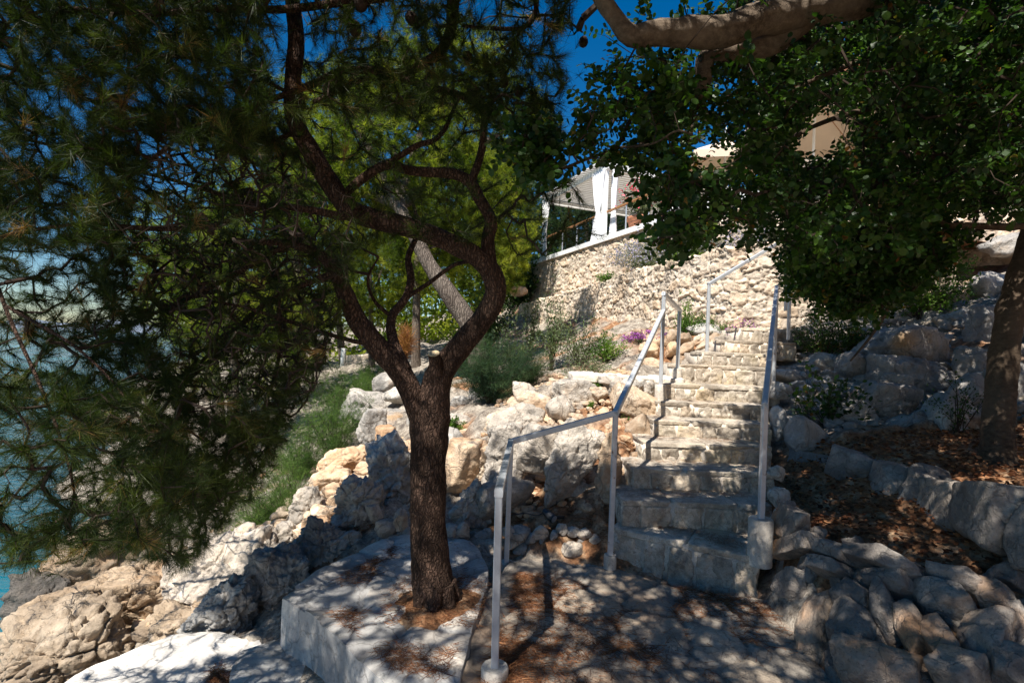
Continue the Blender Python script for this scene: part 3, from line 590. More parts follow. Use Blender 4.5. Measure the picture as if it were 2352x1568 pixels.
rubble_wall('terrace_retaining_wall', 'tall sunlit rubble wall with a white coping holding up the pergola terrace', [(.57, 21, 2.6, TZ - .12), (2.53, 16.1, 2.9, TZ - .12), (3.38, 14, 2.9, TZ - .12), (4.3, 11.7, 2.9, TZ - .12), (5.4, 10.3, 2.9, TZ - .12), (7.2, 9.6, 3.0, TZ - .12), (9.6, 9.3, 3.0, TZ - .1), (12.5, 9.2, 3.0, TZ - .1)], cell=.27, amp=.042, res=.03, seed=3)
rubble_wall('lower_retaining_wall', 'sunlit rubble wall below the lavender bed, running behind the top of the stairs', [(.23, 19.7, 1.0, 3.2), (1.35, 16, 1.2, 3.3), (2.38, 12.5, 1.3, 3.36), (3.05, 9.6, 1.5, 3.38), (3.6, 8.45, 1.6, 3.4), (4.4, 8.15, 1.6, 3.45), (5.6, 8.05, 1.8, 3.6), (7.0, 8.15, 2.2, 3.75)], cell=.235, amp=.040, res=.021, seed=11)
rubble_wall('low_garden_wall', 'short dark stone wall with a white post far behind the pine trunk', [(-6.3, 19.6, -.8, 1.05), (-4.9, 19.0, -.6, 1.1)], cell=.42, amp=.03, res=.06, seed=21, out=(0, -1))
s = Soup(); c = W(788, 826, 18.7); box(s, c, [.07, 0, 0], [0, .07, 0], [0, 0, .42], .5)
tag(s.build('white_post', M['white']), 'white square post standing on the low stone wall far left', 'post')
# coping
e = empty('wall_coping', 'white painted coping strip along the top of the terrace wall', 'coping')
cp = [(.50, 21.2), (2.53, 16.1), (3.38, 14), (4.3, 11.7), (5.4, 10.3), (7.2, 9.6), (12.5, 9.15)]
s = Soup()
for a, b_ in zip(cp[:-1], cp[1:]):
    a, b_ = np.array(a), np.array(b_); u = unit(b_ - a); nb = np.array([-u[1], u[0]]); nb = nb if nb[0] + nb[1] > 0 else -nb; c = (a + b_) / 2 + nb * .20
    box(s, [*c, TZ - .045], [*(u * (np.linalg.norm(b_ - a) / 2 + .03)), 0], [*(nb * .30), 0], [0, 0, .075], .5)
part(s, 'coping_strip', M['white'], e, smooth=False)
# bed between the walls and terrace floor
s = Soup(); lo = [(.5, 19.7, 3.12), (1.65, 16, 3.22), (2.7, 12.5, 3.28), (3.35, 9.7, 3.3), (3.85, 8.75, 3.32), (4.4, 8.45, 3.36), (5.6, 8.35, 3.5), (7.0, 8.45, 3.65), (10, 8.3, 3.6)]
up = [(1.2, 20, 3.3), (2.55, 16.1, 3.4), (3.4, 14, 3.5), (4.35, 11.7, 3.5), (4.7, 11.1, 3.5), (5.4, 10.4, 3.5), (6.3, 10.0, 3.6), (7.4, 9.7, 3.75), (11, 9.5, 3.8)]
lo2, _ = catmull(lo, np.ones(9), .25); nlo = len(lo2); up2 = np.stack([np.interp(np.linspace(0, 1, nlo), np.linspace(0, 1, 9), np.array(up)[:, k]) for k in range(3)], 1)
V = []
for t_ in np.linspace(0, 1, 9): q = lo2 * (1 - t_) + up2 * t_; q[:, 2] += .04 * fbm(q * 3, 3, 5); V.append(q)
s.add(np.stack(V, 1).reshape(-1, 3), grid_faces(nlo, 9), .2); tag(s.build('garden_bed', M['ground']), 'strip of soil between the two rubble walls', 'garden bed', kind='structure')
s = Soup(); s.add([[.6, 21.2, TZ - .02], [2.6, 16.1, TZ - .02], [3.5, 14, TZ - .02], [4.45, 11.75, TZ - .02], [5.5, 10.4, TZ - .02], [7.3, 9.75, TZ - .02], [16, 9.5, TZ - .02], [16, 26, TZ - .02], [3, 24, TZ - .02]], list(range(9)))
tag(s.build('terrace_floor', M['step']), 'paved floor of the upper terrace', 'terrace', kind='structure')
# ------------------------------------------------------------------ pergola
def t2(a, b_, z):                     # a metres along wall from (2.53,16.2) towards viewer, b metres back
    p = np.array([2.63, 16.1]) + E_ * a + NB * b_; return np.array([p[0], p[1], z])
pg = empty('pergola', 'white slatted pergola with tied curtains at the terrace edge', 'pergola')
e3, n3 = np.array([*E_, 0]), np.array([*NB, 0]); zz = np.array([0, 0, 1.0]); LT = TZ + .03
for a, b_ in ((-.1, .2), (-4.55, .2), (-.1, 5.7), (-4.55, 5.7)):
    s = Soup(); box(s, t2(a, b_, LT + 1.15), e3 * .07, n3 * .07, zz * 1.15); part(s, 'post', M['white'], pg, False)
for a0, a1, b0_, b1_ in ((.1, -4.75, .2, .2), (.1, -4.75, 5.7, 5.7)):
    s = Soup(); box(s, (t2(a0, b0_, LT + 2.38) + t2(a1, b1_, LT + 2.38)) / 2, e3 * abs(a1 - a0) / 2, n3 * .05, zz * .09); part(s, 'beam', M['white'], pg, False)
for a in (-.1, -4.55):
    s = Soup(); box(s, t2(a, 2.95, LT + 2.385), e3 * .05, n3 * 2.7, zz * .085); part(s, 'beam', M['white'], pg, False)
s = Soup()
for k in range(24): box(s, t2(-.15 - k * .19, 2.95, LT + 2.52), e3 * .078, n3 * 3.0, zz * .016)
part(s, 'roof_slats', M['white'], pg, False)
def curtain(a, b_, w, seed, flare):
    """tied cloth hanging from the beam, pinched at 0.95 m"""
    nu, nv = 60, 34; u = np.linspace(-1, 1, nu); v = np.linspace(0, 1, nv); z = 2.3 * v
    wid = np.where(v > .42, .10 + (w - .10) * np.clip((v - .42) / .5, 0, 1) ** .7, .10 + flare * np.clip((.42 - v) / .42, 0, 1) ** .8)
    U, V_ = np.meshgrid(u, v, indexing='ij'); al = U * wid[None]; fo = .045 * np.sin(U * 22 + seed + 2 * V_) * (.4 + wid[None] * 1.6)
    P = t2(a, b_, LT + .02)[None, None] + e3 * al[..., None] + n3 * fo[..., None] + zz * (z[None] + 0 * U)[..., None]
    s = Soup(); s.add(P.reshape(-1, 3), grid_faces(nu, nv), .5); part(s, 'curtain', M['cloth'], pg)
curtain(-.35, .12, .36, 0, .30); curtain(-4.35, .12, .30, 2, .18); curtain(.05, .45, .18, 7, .12)
# ------------------------------------------------------------------ terrace railing
tr = empty('terrace_railing', 'terrace railing with brown wooden top rail, galvanised posts and thin wires', 'railing')
RP = [(a, .28) for a in (-5.0, -3.1, -2.0, -.9, 1.0, 2.1, 3.3, 4.4)]
for a, b_ in RP:
    s = Soup(); tube(s, [t2(a, b_, LT), t2(a, b_, LT + .93)], .024, 8); part(s, 'post', M['galv'], tr)
s = Soup(); box(s, (t2(-5, .28, LT + .95) + t2(4.5, .28, LT + .95)) / 2, e3 * 4.75, n3 * .045, zz * .022); part(s, 'top_rail', M['wood'], tr, False)
for k in range(7):
    s = Soup(); z = LT + .12 + k * .115; tube(s, [t2(-5, .28, z), t2(4.5, .28, z)], .0035, 5); part(s, 'wire', M['wire'], tr)
# ------------------------------------------------------------------ pots
def lathe(s, c, prof, n=28, tint=.5):
    c = np.asarray(c); a = np.linspace(0, 2 * np.pi, n, endpoint=False); P = np.array([[[r * math.cos(q), r * math.sin(q), z] for q in a] for r, z in prof]) + c
    s.add(P.reshape(-1, 3), grid_faces(len(prof), n, True), tint)
POT = [(.005, 0), (.17, 0), (.185, .02), (.25, .36), (.285, .40), (.30, .42), (.30, .47), (.27, .48), (.25, .46), (.24, .42), (.005, .41)]
def leaves(s, P, Dr, L, wd, rng, tint=None, fold=.25, sides=6, droop=0.0, mat=0):
    """rounded flat leaves: P base points, Dr directions"""
    n = len(P); Dr = unit(Dr + rng.normal(size=(n, 3)) * .12); Dr[:, 2] -= droop; Dr = unit(Dr)
    up = unit(rng.normal(size=(n, 3)) * .7 + [0, 0, .9]); sd = unit(np.cross(Dr, up)); nm = np.cross(sd, Dr)
    L = np.broadcast_to(np.asarray(L, float), (n,))[:, None] * rng.uniform(.75, 1.2, (n, 1)); W_ = L * wd
    sh = {6: [(0, 0), (.25, .42), (.65, .48), (1, .12), (.65, -.48), (.25, -.42)], 8: [(0, 0), (.16, .34), (.45, .52), (.8, .42), (1, 0), (.8, -.42), (.45, -.52), (.16, -.34)], 4: [(0, 0), (.45, .5), (1, 0), (.45, -.5)]}[sides]
    V = np.stack([P + Dr * L * a + sd * W_ * b_ + nm * (abs(b_) * fold * W_) - nm * (a * a * .1 * L) for a, b_ in sh], 1)
    t_ = rng.uniform(0, 1, n) ** 1.2 if tint is None else tint
    s.add(V.reshape(-1, 3), np.arange(n * sides).reshape(n, sides), np.repeat(t_, sides), mat)
def needles(s, P, Dr, per, L, w, rng, splay=.55, tint=None, back=.5, mat=0, droop=.06):
    n = len(P); idx = np.repeat(np.arange(n), per); m = len(idx); d = unit(Dr[idx] * 1.0 + rng.normal(size=(m, 3)) * splay); d[:, 2] -= droop; d = unit(d)
    b_ = P[idx] - unit(Dr)[idx] * (rng.uniform(0, back, (m, 1)) * np.asarray(L).mean()); LL = (np.broadcast_to(np.asarray(L, float), (n,))[idx] * rng.uniform(.7, 1.15, m))[:, None]
    q = unit(np.cross(d, rng.normal(size=(m, 3)))) * w / 2
    V = np.stack([b_ - q, b_ + q, b_ + d * LL], 1); t_ = (rng.uniform(0, .8, n) if tint is None else tint)[idx] + rng.uniform(-.08, .12, m)
    s.add(V.reshape(-1, 3), np.arange(m * 3).reshape(m, 3), np.repeat(np.clip(t_, 0, 1), 3), mat)
def shrub(name, label, base, h, w, mt, seed, kind='leaf', n=700, L=.03, wd=.5, stems=26, cat='shrub', flowers=None, group=None, lean=(0, 0), upright=.6, stemr=.004, nflow=250, flL=.014, droop=0):
    rng = np.random.default_rng(seed); e = empty(name, label, cat, group, loc=tuple(base)); base = np.asarray(base, float)
    ss = Soup(); lp = []; ld = []; tips = []
    for k in range(stems):
        a = rng.uniform(0, 2 * np.pi); rr = math.sqrt(rng.uniform(0, 1)); tip = base + np.array([math.cos(a) * rr * w / 2 + lean[0] * h, math.sin(a) * rr * w / 2 + lean[1] * h, h * (1 - .45 * rr ** 2) * rng.uniform(.45, 1.15)])
        mid = base * .5 + tip * .5 + [0, 0, h * .12 * upright] + rng.normal(size=3) * w * .05
        P, r = catmull([base + rng.normal(size=3) * [.02, .02, 0], mid, tip], [stemr, stemr * .7, stemr * .3], h / 7); tube(ss, P, r, 4, .4, cap=False)
        m = max(3, n // stems); tt = rng.uniform(.18, 1, m) ** .8; q = np.stack([np.interp(tt, np.linspace(0, 1, len(P)), P[:, j]) for j in range(3)], 1)
        q = q + rng.normal(size=q.shape) * w * .045; lp.append(q); ld.append(unit(unit(tip - base) * upright + rng.normal(size=(m, 3)) * .7)); tips.append(tip)
    part(ss, 'stems', M['twig'], e)
    lp = np.concatenate(lp); ld = np.concatenate(ld); sl = Soup(); ti = np.clip(.45 + .5 * fbm(lp * (2.5 / max(w, .2)), 2, seed) + rng.uniform(-.25, .25, len(lp)), 0, 1)
    if kind == 'leaf': leaves(sl, lp, ld, L, wd, rng, ti, sides=6, droop=droop)
    else: needles(sl, lp, ld, 7, L, L * wd, rng, splay=.5, tint=ti, droop=droop)
    part(sl, 'foliage', M[mt], e, False)
    if flowers:
        fp = []
        tips = np.array(tips)
        for k in range(nflow):
            t_ = tips[rng.integers(len(tips))]; fp.append(t_ + rng.normal(size=3) * [w * .07, w * .07, h * .06])
        fs = Soup(); fp = np.array(fp); leaves(fs, fp, unit(rng.normal(size=fp.shape) + [0, 0, .8]), flL, .9, rng, sides=6); tag(part(fs, 'flowers', M[flowers], e, False), kind='stuff')
    return e
def pot(label, base, sc=1.0):
    e = empty('terracotta_pot', label, 'plant pot', loc=tuple(base)); s = Soup(); lathe(s, base, [(r * sc, z * sc) for r, z in POT]); part(s, 'pot_body', M['terra'], e)
    s = Soup(); lathe(s, np.asarray(base) + [0, 0, .005], [(.001, .425 * sc), (.24 * sc, .425 * sc), (.24 * sc, .40 * sc)]); part(s, 'potting_soil', simple('potting_soil', (.06, .035, .02), 1), e); return e
pb = t2(.95, .8, TZ); pot('large terracotta pot holding the pink oleander behind the terrace railing', pb, 1.35)
shrub('oleander', 'oleander with pink flowers growing in the large terracotta pot', pb + [0, 0, .55], 1.15, 1.35, 'olive', 5, n=1800, L=.10, wd=.22, stems=40, flowers='pink', cat='oleander', nflow=260, flL=.06)
pb = t2(2.1, .85, TZ); pot('smaller terracotta pot half hidden behind the terrace railing', pb, .9)
shrub('potted_plant', 'grey green plant with pale flowers in the smaller terracotta pot', pb + [0, 0, .38], .75, .9, 'olive', 6, n=900, L=.07, wd=.3, stems=30, flowers='lav', cat='plant')
pb = W(1550, 496, 11.9); pot('terracotta pot on a white pillar above the lavender', pb, .8)
s = Soup(); box(s, [pb[0], pb[1], (pb[2] + TZ) / 2 - .01], [.2, 0, 0], [0, .2, 0], [0, 0, max(.05, (pb[2] - TZ) / 2 - .012)]); tag(s.build('white_pillar', M['white']), 'short white pillar under the terracotta pot at the terrace edge', 'pillar')
# ------------------------------------------------------------------ parasols and house
def parasol(label, c, size, h, mt, fin=True, sq_=4):
    e = empty('parasol', label, 'parasol', loc=(c[0], c[1], TZ)); n = sq_; a = np.linspace(0, 2 * np.pi, n, endpoint=False) + .6
    s = Soup(); ring = lambda r, z: [[c[0] + r * math.cos(q), c[1] + r * math.sin(q), z] for q in a]
    V = np.array([ring(size, h), ring(size * .55, h + size * .20), ring(.05, h + size * .42)]).reshape(-1, 3); s.add(V, grid_faces(3, n, True)); V2 = np.array([ring(size, h), ring(size, h - .22)]).reshape(-1, 3); s.add(V2, grid_faces(2, n, True)); part(s, 'canopy', M[mt], e, False)
    s = Soup(); tube(s, [[c[0], c[1], TZ], [c[0], c[1], h + size * .42]], .035, 10); part(s, 'pole', M['white'], e)
    s = Soup()
    for q in a: tube(s, [[c[0], c[1], h + size * .30], [c[0] + size * .97 * math.cos(q), c[1] + size * .97 * math.sin(q), h + .01]], .012, 5)
    part(s, 'ribs', M['wood'], e)
    s = Soup(); lathe(s, [c[0], c[1], h + size * .42 - .02], [(.001, .5), (.02, .4), (.035, .2), (.07, .05), (.001, 0)], 10); part(s, 'finial', M['white'], e)
c = W(1870, 300, 13.5); parasol('big beige parasol glimpsed through the carob leaves', c, 2.4, c[2] + .1, 'beige')
c = W(1665, 372, 15.5); parasol('beige parasol with a white finial left of the bigger one', c, 1.5, c[2] , 'beige')
hs = empty('house', 'beige house wall high on the right behind the carob tree', 'house')
def hbox(nm, c, hx, hy, hz, mt): s = Soup(); box(s, c, [hx, 0, 0], [0, hy, 0], [0, 0, hz]); part(s, nm, M[mt], hs, False)
hbox('wall', [16.5, 17, 8.0], 5.5, 3.5, 3.0, 'beige'); hbox('roof', [16.5, 17, 11.12], 5.9, 3.9, .12, 'terra')
for x in (12.6, 15, 17.6):
    hbox('window_frame', [x, 13.49, 8.2], .6, .03, .75, 'wood'); hbox('window_pane', [x, 13.44, 8.2], .5, .02, .65, 'black')
# ================================================================== DRY STONE BANKS (near right)
WPX = lambda w, D: w * D / FPX / 2
def orient(v, c, X, Y, Z): return v @ np.stack([X, Y, Z]) + c
def stone_bank(name, label, foot, top, rows, wmin, wmax, seed, mt, thick=.13, slab_top=True, rough=.05, jit=.02, fillmat='ground', diag=False, extra=()):
    rg = np.random.default_rng(seed); foot, _ = catmull(foot, np.ones(len(foot)), .05); top, _ = catmull(top, np.ones(len(top)), .05)
    n = 80; f_ = np.stack([np.interp(np.linspace(0, 1, n), np.linspace(0, 1, len(foot)), foot[:, k]) for k in range(3)], 1); t_ = np.stack([np.interp(np.linspace(0, 1, n), np.linspace(0, 1, len(top)), top[:, k]) for k in range(3)], 1)
    def at(u, v):
        i = u * (n - 1); k = int(min(i, n - 2)); w = i - k; a = f_[k] * (1 - w) + f_[k + 1] * w; b_ = t_[k] * (1 - w) + t_[k + 1] * w; return a * (1 - v) + b_ * v
    s = Soup(); nv = 14; V = np.stack([f_ * (1 - v) + t_ * v for v in np.linspace(-.15, 1, nv)], 1)
    du = unit(at(1, .5) - at(0, .5)); nn = unit(np.cross(du, at(.5, 1) - at(.5, 0)))
    if nn @ (CAM - at(.5, .5)) < 0: nn = -nn
    V = V - nn * .03 + nn * (.02 * fbm(V.reshape(-1, 3) * 5, 3, seed)).reshape(n, nv)[..., None]; s.add(V.reshape(-1, 3), grid_faces(n, nv), .2, 1)
    for r in range(rows):
        v = (r + .5) / rows; L = np.linalg.norm(at(1, v) - at(0, v)); x = rg.uniform(-.1, 0)
        while x < L:
            last = slab_top and r == rows - 1
            w = rg.uniform(wmin, wmax) * (1.25 if last else 1) * (1.35 if r == 0 else 1); u = min(max((x + w / 2) / L, 0), 1); p = at(u, v)
            tu = unit(at(min(u + .03, 1), v) - at(max(u - .03, 0), v)); tv = unit(at(u, min(v + .1, 1)) - at(u, max(v - .1, 0))); h = np.linalg.norm(at(u, 1) - at(u, 0)) / rows
            nm = unit(np.cross(tu, tv)); nm = nm if nm @ nn > 0 else -nm; ro = rg.normal() * (.05 if last else .2) + (0 if last or not diag else (1.3 if u < .16 else -.62)); tu2 = tu * math.cos(ro) + tv * math.sin(ro); tv2 = tv * math.cos(ro) - tu * math.sin(ro)
            hh = h / 2 * (rg.uniform(.55, .75) if last else rg.uniform(.85, 1.1)) * (1.0 if not diag or last else .95); w = w * (1.35 if last else 1)
            vv, ff = rock(seed * 100 + r * 40 + int(x * 50), (0, 0, 0), (w / 2 * 1.03, hh, thick * rg.uniform(.75, 1.25)), 0, 5 if diag else 4, rough * 1.25, 11, 14, blocky=.66, crack=.5)
            s.add(orient(vv, p + nm * rg.normal() * jit - nm * (.05 if diag else 0), tu2, tv2, nm), ff, rg.uniform(.15, .75)); x += w * .97
    if extra:
        gu, gv = np.meshgrid(np.linspace(0, 1, 120), np.linspace(0, 1.25, 60), indexing='ij'); Q = np.array([at(u, v) for u, v in zip(gu.ravel(), gv.ravel())]); qx, qy, qd = proj(Q)
        for k, (x, y, w, h, ang, th, ti) in enumerate(extra):
            j = int(np.argmin((qx - x) ** 2 + (qy - y) ** 2)); D = qd[j] - .03; c = W(x, y, D); u = gu.ravel()[j]; tu = unit(at(min(u + .03, 1), .5) - at(max(u - .03, 0), .5)); tv = unit(at(u, 1) - at(u, 0)); nm = unit(np.cross(tu, tv)); nm = nm if nm @ nn > 0 else -nm
            p0 = np.array(proj(c)).ravel()[:2]; ja = np.array(proj(c + tu * .01)).ravel()[:2] - p0; jb = np.array(proj(c + tv * .01)).ravel()[:2] - p0; J = np.stack([ja, jb], 1) / .01
            ca, sa = math.cos(R(ang)), math.sin(R(ang)); kx = np.linalg.solve(J, np.array([ca, sa]) * w / 2); kz = np.linalg.solve(J, np.array([sa, -ca]) * h / 2)
            X = kx[0] * tu + kx[1] * tv; Z = kz[0] * tu + kz[1] * tv; lim = lambda q, m_: q * min(1, m_ / np.linalg.norm(q)); X = lim(X, WPX(w, D) * 1.9); Z = lim(Z, WPX(h, D) * 2.1)
            vv, ff = rock(seed * 500 + k, (0, 0, 0), (1, 1, 1), 0, 5, .03, 8, 24, blocky=.78, crack=.5); vv = vv * 1.0
            if np.dot(np.cross(X, Z), nm) < 0: ff = ff[:, ::-1]
            s.add(vv[:, :1] * X + vv[:, 1:2] * Z + vv[:, 2:] * nm * th + c - nm * th * .15, ff, ti)
    return tag(s.build(name, [M[mt], M[fillmat]]), label, 'stone wall')
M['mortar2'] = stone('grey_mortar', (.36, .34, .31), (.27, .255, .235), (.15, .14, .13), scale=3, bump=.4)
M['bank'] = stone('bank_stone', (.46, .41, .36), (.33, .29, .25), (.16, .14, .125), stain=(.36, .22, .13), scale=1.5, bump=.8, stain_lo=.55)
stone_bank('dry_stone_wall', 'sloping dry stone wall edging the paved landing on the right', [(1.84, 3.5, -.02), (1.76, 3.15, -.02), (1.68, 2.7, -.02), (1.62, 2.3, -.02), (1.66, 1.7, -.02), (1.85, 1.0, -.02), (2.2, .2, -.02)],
           [(1.90, 3.62, .56), (1.98, 3.2, .50), (2.18, 2.88, .53), (2.5, 2.6, .51), (2.8, 2.3, .51), (3.15, 1.7, .5), (3.4, .9, .5)], 6, .20, .36, 4, 'bank', thick=.07, diag=True, jit=.008, slab_top=False, rough=.035, extra=[
 (2024, 1290, 184, 48, 12, .13, .45), (2046, 1338, 122, 46, 8, .12, .3), (2200, 1336, 160, 42, 13, .12, .35), (2172, 1384, 175, 52, 14, .12, .5), (1908, 1262, 92, 46, 14, .12, .4), (1914, 1306, 84, 34, 10, .12, .5), (2296, 1384, 100, 52, 10, .12, .4), (1812, 1195, 74, 74, 30, .10, .7), (1808, 1255, 56, 110, 75, .09, .75),
 (1815, 1345, 60, 90, 10, .09, .6), (1876, 1440, 84, 200, 8, .13, .95), (1952, 1440, 120, 112, 30, .11, .6), (1960, 1370, 90, 76, 20, .10, .5), (2030, 1400, 70, 120, -28, .10, .5), (2092, 1440, 72, 130, -32, .10, .65), (2150, 1470, 66, 120, -34, .10, .45), (2262, 1460, 150, 116, 20, .11, .6), (2010, 1532, 220, 84, 14, .13, .75), (2200, 1546, 170, 70, 16, .12, .8), (2320, 1530, 110, 90, 18, .12, .6), (2330, 1430, 80, 70, 10, .11, .4)])
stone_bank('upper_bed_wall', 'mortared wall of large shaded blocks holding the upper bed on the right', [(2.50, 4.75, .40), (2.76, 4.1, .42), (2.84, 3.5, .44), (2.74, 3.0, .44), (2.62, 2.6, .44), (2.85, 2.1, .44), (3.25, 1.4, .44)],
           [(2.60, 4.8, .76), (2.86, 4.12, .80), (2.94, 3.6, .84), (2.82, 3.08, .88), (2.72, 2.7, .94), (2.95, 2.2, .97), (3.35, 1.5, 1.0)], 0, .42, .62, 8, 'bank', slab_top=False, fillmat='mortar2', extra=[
 (1958, 1072, 110, 84, 26, .16, .4), (2050, 1108, 104, 104, 22, .16, .55), (2118, 1130, 56, 130, 12, .15, .35), (2190, 1180, 106, 176, 6, .17, .75), (2288, 1196, 116, 176, 6, .17, .45), (2385, 1230, 100, 200, 8, .17, .55), (2330, 1325, 110, 80, 12, .14, .3), (2205, 1285, 80, 50, 20, .12, .35)])
stone_bank('dry_stone_kerb', 'short low dry stone wall of orange stones between the handrail and the top steps', [W(1468, 838, 7.2) - [0, 0, .06], W(1540, 842, 7.0) - [0, 0, .06], W(1650, 812, 7.6) - [0, 0, .05]], [W(1480, 772, 7.6), W(1550, 768, 7.5), W(1655, 768, 8.0)], 3, .18, .36, 12, 'orange', thick=.13, slab_top=False, rough=.05)
# ------------------------------------------------------------------ boulders
def boulder(px, py, D, w, h, mt, label, seed, dep=.8, rot=0, tilt=(0, 0), sub=4, group=None, rough=.065, blocky=.6, name='boulder', cat='boulder', sharp=10, planes=14, sink=.0, crack=1.0, tint=None):
    c = W(px, py, D); hw, hh = WPX(w, D), WPX(h, D); c = c + [0, 0, -sink]
    rg = np.random.default_rng(seed)
    v, f = rock(seed, (0, 0, 0), (hw, hw * dep, hh * (1 + sink)), rot, sub, rough, planes, sharp, tilt, blocky, crack)
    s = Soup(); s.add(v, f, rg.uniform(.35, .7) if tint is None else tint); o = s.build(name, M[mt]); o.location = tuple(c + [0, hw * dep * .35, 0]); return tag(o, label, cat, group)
B = boulder
# shore and left
B(255, 1405, 4.7, 330, 190, 'warm', 'big split tan boulder at the water edge, pitted and cracked down one face', 31, .8, .3, sub=6, rough=.055, crack=2.0, planes=11, blocky=.66, sharp=18)
B(120, 1525, 3.9, 330, 200, 'warm', 'low craggy tan rock in the bottom left corner beside the pale slab', 32, .6, .35, sub=6, rough=.075, crack=1.8, planes=14)
B(80, 1395, 5.6, 110, 170, 'dark', 'dark wet rock rising from the sea behind the tan boulders', 33, .8, sub=5, rough=.1)
B(195, 1285, 6.1, 250, 190, 'warm', 'tan rock hump half hidden by the lowest pine needles', 34, .8, .5, sub=5, rough=.10)
B(345, 1330, 6.2, 180, 160, 'dark', 'shadowed brown rock in the gap behind the big split boulder', 35, .8, sub=5, rough=.09)
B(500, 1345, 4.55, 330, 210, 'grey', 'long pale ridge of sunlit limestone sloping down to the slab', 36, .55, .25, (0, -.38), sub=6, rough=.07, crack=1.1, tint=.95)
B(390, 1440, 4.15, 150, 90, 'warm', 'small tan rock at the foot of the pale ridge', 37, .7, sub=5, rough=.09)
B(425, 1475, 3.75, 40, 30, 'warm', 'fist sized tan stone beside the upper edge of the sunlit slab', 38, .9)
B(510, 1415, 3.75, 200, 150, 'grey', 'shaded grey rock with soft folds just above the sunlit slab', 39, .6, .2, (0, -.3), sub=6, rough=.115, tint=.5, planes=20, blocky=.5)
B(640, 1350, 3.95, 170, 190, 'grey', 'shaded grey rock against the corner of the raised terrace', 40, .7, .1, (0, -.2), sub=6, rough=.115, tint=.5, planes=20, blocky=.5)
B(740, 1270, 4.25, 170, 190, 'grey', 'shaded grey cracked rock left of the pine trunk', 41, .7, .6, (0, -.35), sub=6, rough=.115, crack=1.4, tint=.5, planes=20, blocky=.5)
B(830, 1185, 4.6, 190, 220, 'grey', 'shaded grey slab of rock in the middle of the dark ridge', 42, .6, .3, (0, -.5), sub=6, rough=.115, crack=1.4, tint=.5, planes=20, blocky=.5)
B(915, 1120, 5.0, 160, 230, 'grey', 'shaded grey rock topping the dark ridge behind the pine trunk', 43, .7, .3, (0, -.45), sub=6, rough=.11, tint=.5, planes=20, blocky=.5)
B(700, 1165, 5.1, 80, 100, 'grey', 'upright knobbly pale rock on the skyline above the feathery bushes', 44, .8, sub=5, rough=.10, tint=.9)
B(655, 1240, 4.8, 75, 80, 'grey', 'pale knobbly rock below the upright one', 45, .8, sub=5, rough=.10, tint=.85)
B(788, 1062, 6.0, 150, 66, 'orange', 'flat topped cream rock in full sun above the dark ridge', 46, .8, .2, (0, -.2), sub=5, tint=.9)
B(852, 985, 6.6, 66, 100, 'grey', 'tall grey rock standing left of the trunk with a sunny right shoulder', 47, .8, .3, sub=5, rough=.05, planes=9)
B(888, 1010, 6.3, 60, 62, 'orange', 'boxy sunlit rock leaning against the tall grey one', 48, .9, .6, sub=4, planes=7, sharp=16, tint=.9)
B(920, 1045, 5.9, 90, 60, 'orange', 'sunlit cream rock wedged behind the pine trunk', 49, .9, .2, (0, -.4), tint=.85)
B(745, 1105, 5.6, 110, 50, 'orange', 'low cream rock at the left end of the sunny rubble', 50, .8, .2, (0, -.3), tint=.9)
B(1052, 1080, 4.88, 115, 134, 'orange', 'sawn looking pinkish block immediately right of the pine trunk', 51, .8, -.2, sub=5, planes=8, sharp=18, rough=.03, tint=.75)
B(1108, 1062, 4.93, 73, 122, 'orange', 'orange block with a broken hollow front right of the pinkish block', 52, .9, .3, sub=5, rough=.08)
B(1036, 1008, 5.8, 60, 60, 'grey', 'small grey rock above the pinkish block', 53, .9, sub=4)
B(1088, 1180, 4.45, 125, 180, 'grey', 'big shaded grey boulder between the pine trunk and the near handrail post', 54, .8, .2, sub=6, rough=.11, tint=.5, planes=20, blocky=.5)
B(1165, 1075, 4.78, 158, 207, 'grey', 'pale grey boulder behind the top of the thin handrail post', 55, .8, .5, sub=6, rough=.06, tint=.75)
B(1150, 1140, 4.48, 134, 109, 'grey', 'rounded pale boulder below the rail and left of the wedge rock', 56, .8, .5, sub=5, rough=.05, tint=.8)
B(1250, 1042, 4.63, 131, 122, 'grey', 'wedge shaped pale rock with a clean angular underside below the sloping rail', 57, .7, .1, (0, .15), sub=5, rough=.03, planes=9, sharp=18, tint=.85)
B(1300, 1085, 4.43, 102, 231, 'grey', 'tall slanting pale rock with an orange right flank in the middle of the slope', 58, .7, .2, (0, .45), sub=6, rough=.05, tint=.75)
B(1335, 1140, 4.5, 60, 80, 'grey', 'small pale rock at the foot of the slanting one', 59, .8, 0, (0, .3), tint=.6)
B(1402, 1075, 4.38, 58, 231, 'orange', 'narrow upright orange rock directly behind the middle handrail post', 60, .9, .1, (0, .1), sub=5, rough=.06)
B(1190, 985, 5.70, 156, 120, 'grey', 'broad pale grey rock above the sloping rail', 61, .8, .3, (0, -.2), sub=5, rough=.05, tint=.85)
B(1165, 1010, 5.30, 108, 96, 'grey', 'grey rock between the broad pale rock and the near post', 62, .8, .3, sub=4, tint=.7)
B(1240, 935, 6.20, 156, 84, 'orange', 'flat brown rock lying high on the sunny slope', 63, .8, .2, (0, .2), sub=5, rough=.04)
B(1205, 905, 6.60, 72, 66, 'grey', 'small grey rock at the edge of the dark green bush', 64, .8, tint=.8)
B(1318, 918, 6.10, 120, 108, 'grey', 'squarish grey fissured rock in the middle of the sunny slope', 65, .8, .1, sub=5, rough=.05, crack=1.5, planes=9, tint=.75)
B(1290, 950, 5.80, 72, 96, 'grey', 'pale rock leaning against the squarish grey rock', 66, .8, .3, (0, -.4), tint=.8)
B(1376, 906, 6.00, 52, 38, 'orange', 'small orange stone right of the squarish grey rock', 67, .8)
